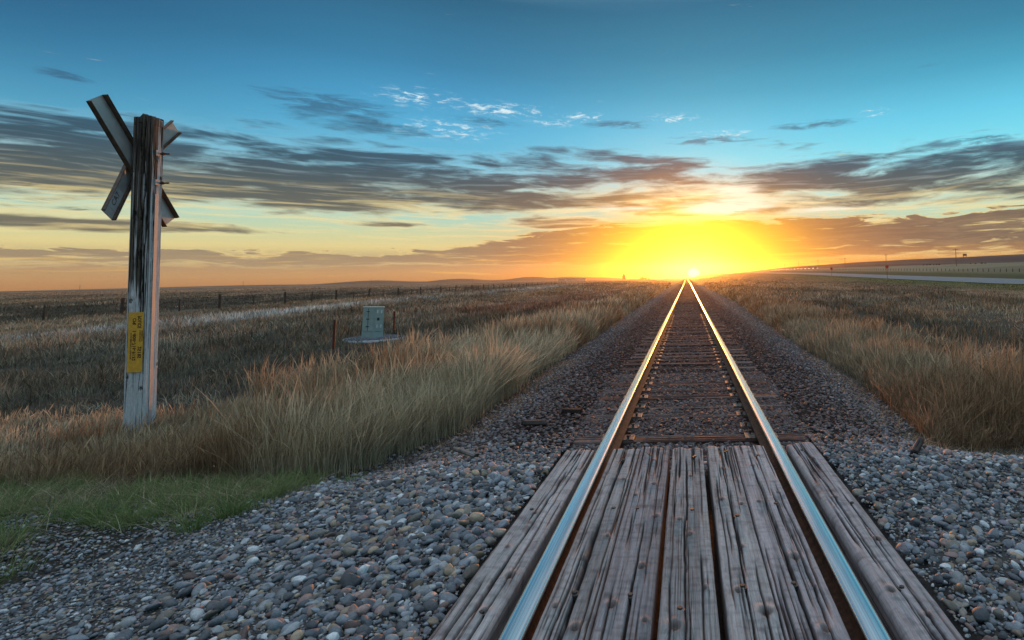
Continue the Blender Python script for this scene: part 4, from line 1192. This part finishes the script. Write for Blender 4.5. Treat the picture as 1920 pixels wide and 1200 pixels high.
# ------------------------------------------------------------------ trackside cabinet, its pad and marker posts
def build_cabinet():
    cx, cy = -12.45, 22.05
    z = gz(cx, cy)
    pad = empty('gravel_pad', (cx + .12, cy - .05, z))
    tag(pad, 'round raised pad of grey gravel with a pale edging ring under the cabinet', 'gravel pad')
    ring = MB()
    n = 40
    bm = ring.bm
    rows = []
    for rr, zz in ((1.08, -.05), (1.08, .07), (1.04, .07), (1.04, .02)):
        rows.append([bm.verts.new((rr * cos(2 * pi * i / n), rr * sin(2 * pi * i / n), zz)) for i in range(n)])
    for a in range(3):
        for i in range(n): bm.faces.new((rows[a][i], rows[a][(i + 1) % n], rows[a + 1][(i + 1) % n], rows[a + 1][i]))
    link('edging_ring', ring.mesh('edging_ring', True), M_STRIP, pad)
    r = np.random.default_rng(9)
    m = 1500; q = np.sqrt(r.random(m)) * 1.0; a = r.random(m) * 2 * pi
    BV, BF = ico(1)
    P = np.stack([q * np.cos(a), q * np.sin(a), .055 + .03 * r.random(m)], -1)
    V = (BV[None] * r.uniform(.02, .045, (m, 1, 1)) * np.array([1, 1, .7]) + P[:, None]).reshape(-1, 3)
    F = (BF[None] + (np.arange(m) * len(BV))[:, None, None]).reshape(-1, 3)
    col = np.repeat(np.array([.13, .14, .16]) * r.uniform(.6, 1.3, (m, 1)), len(BV), 0)
    g = link('gravel_fill', np_mesh('gravel_fill', V, F, col=col), M_STONE, pad)
    base = link('pad_bed', MB().tube((0, 0, -.05), (0, 0, .06), 1.03, None, 40).mesh('pad_bed'), M_RUST, pad)
    root = empty('signal_cabinet', (cx, cy, z + .05), (0, radians(2.2), radians(30)))
    tag(root, 'pale green metal trackside cabinet standing on a round gravel pad', 'cabinet')
    # plan: flat back, front folded into two facets
    pts = [(-.36, .24), (-.36, -.13), (.03, -.30), (.36, -.16), (.36, .24)]
    def shape(k): return [(p[0] * k, p[1] * k) for p in pts]
    link('cabinet_body', MB().prism(shape(1.0), .26, 1.20).mesh('cabinet_body'), M_CAB, root)
    link('cabinet_plinth', MB().prism(shape(1.03), -.05, .255).mesh('cabinet_plinth'), M_CAB, root)
    link('cabinet_lid', MB().prism(shape(1.05), 1.203, 1.235).mesh('cabinet_lid'), M_CABL, root)
    rl = Matrix.Rotation(math.atan2(-.17, .39), 3, 'Z'); rr_ = Matrix.Rotation(math.atan2(.14, .33), 3, 'Z')
    def facet(right, u, z_, off):     # u across the facet (0..1), off outwards
        a_, b_ = (Vector((.03, -.30, 0)), Vector((.36, -.16, 0))) if right else (Vector((-.36, -.13, 0)), Vector((.03, -.30, 0)))
        d = (b_ - a_).normalized(); n_ = Vector((d.y, -d.x, 0))
        return a_.lerp(b_, u) + n_ * off + Vector((0, 0, z_))
    door = link('cabinet_door', MB().box(facet(True, .5, .73, .006), (.31, .014, .88), rr_, .004).mesh('cabinet_door'), M_CAB, root)
    link('lock_plate', MB().box(facet(True, .40, .76, .018), (.085, .014, .11), rr_, .003).mesh('lock_plate'), M_CABD, door)
    for u in (.30, .72):
        for zz in (1.05, .48): link('label_plate', MB().box(facet(True, u, zz, .016), (.045, .006, .13), rr_).mesh('label_plate'), M_WHITE, door)
    side = link('side_panel', MB().box(facet(False, .5, .73, .004), (.36, .010, .88), rl, .003).mesh('side_panel'), M_CAB, root)
    link('door_seam', MB().box(facet(False, .47, .73, .010), (.014, .008, .86), rl).mesh('door_seam'), M_CABD, side)
    for zz in (1.05, .76, .47): link('hinge', MB().box(facet(False, .45, zz, .014), (.11, .016, .030), rl, .003).mesh('hinge'), M_CABD, side)
    for (xx, yy, h, lab) in ((-11.75, 18.55, 1.02, 'rusty red marker post in front of and left of the cabinet'), (-12.42, 23.6, .98, 'rusty red marker post behind the right edge of the cabinet pad')):
        zz = gz(xx, yy)
        o = empty('marker_post', (xx, yy, zz), (radians(1), radians(1.5), .4)); tag(o, lab, 'marker post', 'red marker posts by the cabinet')
        link('post_shaft', MB().box((0, 0, h / 2 - .1), (.075, .05, h + .2), bevel=.006).mesh('post_shaft'), M_REDPOST, o)
        link('post_cap', MB().box((0, 0, h + .012), (.084, .058, .024), bevel=.005).mesh('post_cap'), M_BOLT, o)
build_cabinet()

# ------------------------------------------------------------------ fences
def fence(name, xs_, ys_, hts, rad, label, leans, wire_h, mat):
    root = empty(name, (float(xs_[0]), float(ys_[0]), gz(xs_[0], ys_[0])))
    tag(root, label, 'fence')
    ox, oy, oz = root.location
    r = random.Random(len(xs_))
    tops = []
    protos = {}
    for i in range(len(xs_)):
        x, y = float(xs_[i]), float(ys_[i]); z = gz(x, y)
        key = (round(hts[i], 1), rad[i])
        if key not in protos:
            protos[key] = MB().tube((0, 0, -.4), (0, 0, hts[i]), rad[i] * 1.05, rad[i] * .9, 8).mesh('fence_post')
        link('fence_post', protos[key], mat, root, (x - ox, y - oy, z - oz), (leans[i] * .5, leans[i], r.uniform(0, 3)))
        tops.append((x - ox, y - oy, z - oz))
    for wh in wire_h:
        b = MB()
        for a, c in zip(tops[:-1], tops[1:]):
            b.tube((a[0], a[1], a[2] + wh), (c[0], c[1], c[2] + wh), .006, None, 4)
        link('fence_wire', b.mesh('fence_wire'), M_WIRE, root)
r_ = random.Random(21)
ys_ = [38.0]
while ys_[-1] < 330: ys_.append(ys_[-1] + 5.2 + .004 * ys_[-1] + r_.uniform(-.5, .5))
ys_ = np.array(ys_); xs_ = -49.5 - np.maximum(ys_ - 55, 0) * .085 + np.array([r_.uniform(-.25, .25) for _ in ys_])
big = [i % 2 == 0 for i in range(len(ys_))]
fence('wire_fence', xs_, ys_, [1.5 if b else 1.15 for b in big], [.13 if b else .07 for b in big], 'long wire fence on dark uneven wooden posts across the left prairie',
      [r_.gauss(.02, .05) for _ in ys_], (.35, .7, 1.02), M_FENCE)
ys2 = np.arange(150, 440, 3.4); xs2 = np.full(len(ys2), 100.0)
fence('roadside_fence', xs2, ys2, [1.05] * len(ys2), [.10] * len(ys2), 'long low fence of short posts beyond the highway', [r_.gauss(0, .02) for _ in ys2], (.5, .9), M_FENCE)

# ------------------------------------------------------------------ utility poles beyond the highway
def build_poles():
    proto = None
    labs = ['tall utility pole standing nearest the brown billboard', 'second utility pole from the brown billboard, behind the nearer red sign', 'third utility pole from the brown billboard, past the farther red sign',
            'fourth utility pole from the brown billboard, above the line of headlights', 'fifth utility pole along, small against the yellow sky', 'sixth utility pole along, very small above the headlights', 'farthest utility pole of the row, tiny beside the sun glow']
    for i, y in enumerate((282, 381, 480, 579, 680, 778, 879)):
        x = 137.0; z = gz(x, y)
        if proto is None:
            o = empty('utility_pole', (x, y, z)); proto = o
            link('pole_shaft', MB().tube((0, 0, -1), (0, 0, 9.0), .19, .13).mesh('pole_shaft'), M_POLE, o)
            link('crossarm', MB().box((0, 0, 8.45), (2.3, .14, .16)).mesh('crossarm'), M_POLE, o)
            for xx in (-1.0, -.4, .4, 1.0): link('insulator', MB().tube((xx, 0, 8.52), (xx, 0, 8.75), .06, .04, 6).mesh('insulator'), M_DARKST, o)
        else:
            o = copy_tree(proto); o.location = (x, y, z)
        tag(o, labs[i], 'utility pole', 'utility poles beyond the highway')
build_poles()

# ------------------------------------------------------------------ billboard, road signs, shrubs, elevator, shed, masts
def build_far():
    x, y = 577.0, 1150.0; z = gz(x, y)
    o = empty('billboard', (x, y, z)); tag(o, 'brown billboard on legs standing on the ridge top', 'billboard')
    for xx in (-2.9, 2.9): link('leg', MB().box((xx, 0, 1.5), (.9, .6, 5)).mesh('leg'), M_PANEL, o)
    link('panel', MB().box((0, -.4, 4.7), (8.0, .6, 4.2)).mesh('panel'), M_PANEL, o)
    link('platform', MB().box((0, .1, 2.45), (7.6, .5, .3)).mesh('platform'), M_PANEL, o)
    for (x, y, zc, lab) in ((60.2, 167, 3.75, 'red octagonal road sign on a thin post, nearer along the highway'), (60.2, 231, 4.2, 'red octagonal road sign on a thin post, farther along the highway')):
        z = gz(x, y)
        o = empty('road_sign', (x, y, z)); tag(o, lab, 'road sign', 'red signs by the highway')
        link('sign_post', MB().box((0, 0, (zc - z) / 2), (.09, .07, zc - z + .4)).mesh('sign_post'), M_DARKST, o)
        pts = [(.55 * cos(pi / 8 + k * pi / 4), .55 * sin(pi / 8 + k * pi / 4)) for k in range(8)]
        link('sign_face', MB().prism(pts, -.02, .02, Matrix.Translation((0, -.06, zc - z)) @ Matrix.Rotation(pi / 2, 4, 'X')).mesh('sign_face'), M_REDSIGN, o)
    # dark shrubs on the slope
    r = np.random.default_rng(55)
    def shrub_mesh(seed):
        rr = np.random.default_rng(seed); n = 420
        u = rr.normal(size=(n, 3)); u /= np.linalg.norm(u, axis=1, keepdims=True)
        c = u * (rr.random((n, 1)) ** .45) * np.array([1.6, 1.3, .9]) * (1 + .35 * np.sin(u[:, :1] * 5 + seed)) + np.array([0, 0, .75])
        c[:, 2] = np.maximum(c[:, 2], .03)
        a = rr.normal(size=(n, 3)); b = rr.normal(size=(n, 3))
        a *= .17 / np.linalg.norm(a, axis=1, keepdims=True); b *= .17 / np.linalg.norm(b, axis=1, keepdims=True)
        V = np.stack([c - a, c + b, c + a, c - b], 1).reshape(-1, 3); F = np.arange(n * 4).reshape(-1, 4)
        return np_mesh('foliage', V, F, smooth=False, col=np.repeat(np.array([.045, .05, .032]) * rr.uniform(.6, 1.5, (n, 1)), 4, 0))
    def stem_mesh(seed):
        b = MB()
        rr = random.Random(seed)
        for k in range(4): b.tube((0, 0, -.1), (rr.uniform(-.7, .7), rr.uniform(-.5, .5), rr.uniform(.6, 1.2)), .05, .02, 5)
        return b.mesh('stem')
    SH = [(shrub_mesh(i), stem_mesh(i)) for i in range(3)]
    for i, px in enumerate((444, 450, 456, 463, 468, 473, 532, 541, 553, 560)):
        y = 520.0 * 1.0; x = px * y / 1040.0; z = gz(x, y)
        o = empty('shrub', (x, y, z), (0, 0, i * 1.3)); o.scale = (.55 + .1 * (i % 3),) * 3
        tag(o, 'small dark shrub on the pale slope below the ridge', 'shrub', 'dark shrubs below the ridge')
        link('foliage', SH[i % 3][0], M_GRASS, o); link('stem', SH[i % 3][1], M_POLE, o)
    # bushes on the skyline left of the sun
    for i, (x, y, s_) in enumerate(((-72, 900, 2.6), (-67, 900, 2.0), (-62, 905, 1.6))):
        o = empty('skyline_bush', (x, y, gz(x, y))); o.scale = (s_, s_, s_ * 1.2)
        tag(o, 'hazy bush on the skyline between the elevator and the sun', 'bush', 'bushes on the skyline')
        link('foliage', SH[i % 3][0], M_GRASS, o); link('stem', SH[i % 3][1], M_POLE, o)
    # elevator silhouette
    x, y = -136.0, 1200.0; z = gz(x, y)
    o = empty('grain_elevator', (x, y, z)); tag(o, 'tall narrow grain elevator silhouette on the skyline left of the sun', 'grain elevator')
    link('elevator_body', MB().box((0, 0, 4.2), (6.2, 6, 8.4)).mesh('elevator_body'), M_DARKST, o)
    link('head_house', MB().box((0, 0, 10.2), (2.9, 3, 3.4)).mesh('head_house'), M_DARKST, o)
    link('roof_mast', MB().tube((0, 0, 11.8), (0, 0, 17.5), .35, .2, 6).mesh('roof_mast'), M_DARKST, o)
    link('roof', MB().prism([(-3.2, -.0), (3.2, 0), (1.4, .9), (-1.4, .9)], -3.05, 3.05, Matrix.Translation((0, 0, 8.4)) @ Matrix.Rotation(pi / 2, 4, 'X')).mesh('roof'), M_DARKST, o)
    # long shed
    x, y = -186.0, 900.0; z = gz(x, y)
    o = empty('farm_shed', (x, y, z)); tag(o, 'long low pale farm shed on the skyline past the end of the fence', 'shed')
    link('wall', MB().box((0, 0, 1.5), (44, 10, 3.0)).mesh('wall'), M_SHED, o)
    link('roof', MB().prism([(-5.4, 0), (5.4, 0), (0, 1.5)], -22.4, 22.4, Matrix.Translation((0, 0, 3.01)) @ Matrix.Rotation(pi / 2, 4, 'Z') @ Matrix.Rotation(pi / 2, 4, 'X')).mesh('roof'), M_BRONZE, o)
    link('door', MB().box((-9, -5.05, 1.5), (2.2, .08, 3.0)).mesh('door'), M_WHITE, o)
    # thin masts on the skyline
    for (x, y, h, lab) in ((-1637, 1500, 15, 'thin mast on the low skyline left of the crossbuck post'), (-1197, 1500, 15, 'thin mast on the skyline right of the crossbuck post'), (-852, 1500, 15, 'thin mast on the hill above the trackside cabinet'),
                           (-578, 1500, 12, 'thin mast on the skyline above the middle of the wire fence'), (-356, 1500, 12, 'thin mast on the skyline near the pale shed')):
        z = gz(x, y)
        o = empty('radio_mast', (x, y, z)); tag(o, lab, 'mast', 'thin masts on the skyline')
        link('mast_shaft', MB().tube((0, 0, -1), (0, 0, h), .55, .35, 6).mesh('mast_shaft'), M_DARKST, o)
        link('mast_tip', MB().tube((0, 0, h), (0, 0, h + 2.2), .16, .1, 5).mesh('mast_tip'), M_DARKST, o)
build_far()

# ------------------------------------------------------------------ far row of bright dots, cars with glowing headlights stand in for it
def build_vehicles():
    proto = None
    ys = [672.0]
    while ys[-1] < 1010: ys.append(ys[-1] + 24)
    for i, y in enumerate(ys):
        x = 158.0; z = gz(x, y)
        if proto is None:
            o = empty('stand_in_car', (x, y, z)); proto = o
            link('car_body', MB().box((0, 0, .62), (1.85, 4.4, .62), bevel=.12).mesh('car_body'), M_CAR, o)
            link('cabin', MB().box((0, .3, 1.18), (1.6, 2.3, .55), bevel=.15).mesh('cabin'), M_TYRE, o)
            for xx in (-.62, .62): link('headlight', MB().box((xx, -2.21, .72), (.34, .10, .26), bevel=.03).mesh('headlight'), M_LAMP, o)
            for xx in (-.85, .85):
                for yy in (-1.4, 1.4): link('wheel', MB().tube((xx - .1, yy, .33), (xx + .1, yy, .33), .33, None, 12).mesh('wheel'), M_TYRE, o)
        else:
            o = copy_tree(proto); o.location = (x, y, z + .02)
        tag(o, 'tiny stand-in car with lit headlights for the far row of lights below the ridge', 'car', 'stand-in cars for the far row of lights')
build_vehicles()

# ------------------------------------------------------------------ bits of old timber on the ballast
def chunk(x, y, L, W, H, rz, seed, label, tint=(.10, .062, .05)):
    me = timber_mesh('timber_chunk', L, W, H, seed, [(.1, 0, L, .006, .015, .01, seed)], [], nx=16, dy=.02, base=tint, dark=(.015, .01, .01))
    o = link('timber_chunk', me, M_TIE, None, (x, y, gz(x, y) + H * .45 + .012), (radians(3), radians(6), rz))
    tag(o, label, 'wood scrap', 'wood scraps on the ballast')
chunk(-1.72, 6.75, .26, .10, .06, 1.75, 501, 'dark broken timber block lying left of the rail past the planks', (.05, .032, .028))
chunk(-1.38, 7.20, .24, .10, .055, 1.6, 502, 'dark timber block nearest the left rail beside a tie', (.05, .032, .028))
chunk(2.28, 9.20, .55, .11, .045, 1.95, 503, 'long dark board lying on the ballast near the right hand grass', (.13, .09, .085))
chunk(2.02, 5.10, .36, .06, .05, -.55, 504, 'short dark stick of timber on pale cobbles right of the planks', (.07, .05, .045))
chunk(-2.05, 5.45, .32, .05, .04, 1.0, 505, 'slim grey stick among the cobbles left of the planks', (.17, .15, .14))

# ------------------------------------------------------------------ thin evening haze
def build_haze():
    b = MB(); b.box((0, 1285, 19.5), (5340, 2760, 67))
    me = b.mesh('haze')
    m_ = bpy.data.materials.new('evening_haze'); m_.use_nodes = True
    t = m_.node_tree; t.nodes.clear()
    o = t.nodes.new('ShaderNodeOutputMaterial'); v = t.nodes.new('ShaderNodeVolumePrincipled')
    v.inputs['Color'].default_value = (0.94, 0.93, 0.92, 1)
    v.inputs['Density'].default_value = 0.00014
    v.inputs['Anisotropy'].default_value = 0.90
    t.links.new(v.outputs[0], o.inputs['Volume'])
    tag(link('haze', me, m_), 'thin warm evening haze glowing around the low sun', 'haze', kind='stuff')
build_haze()
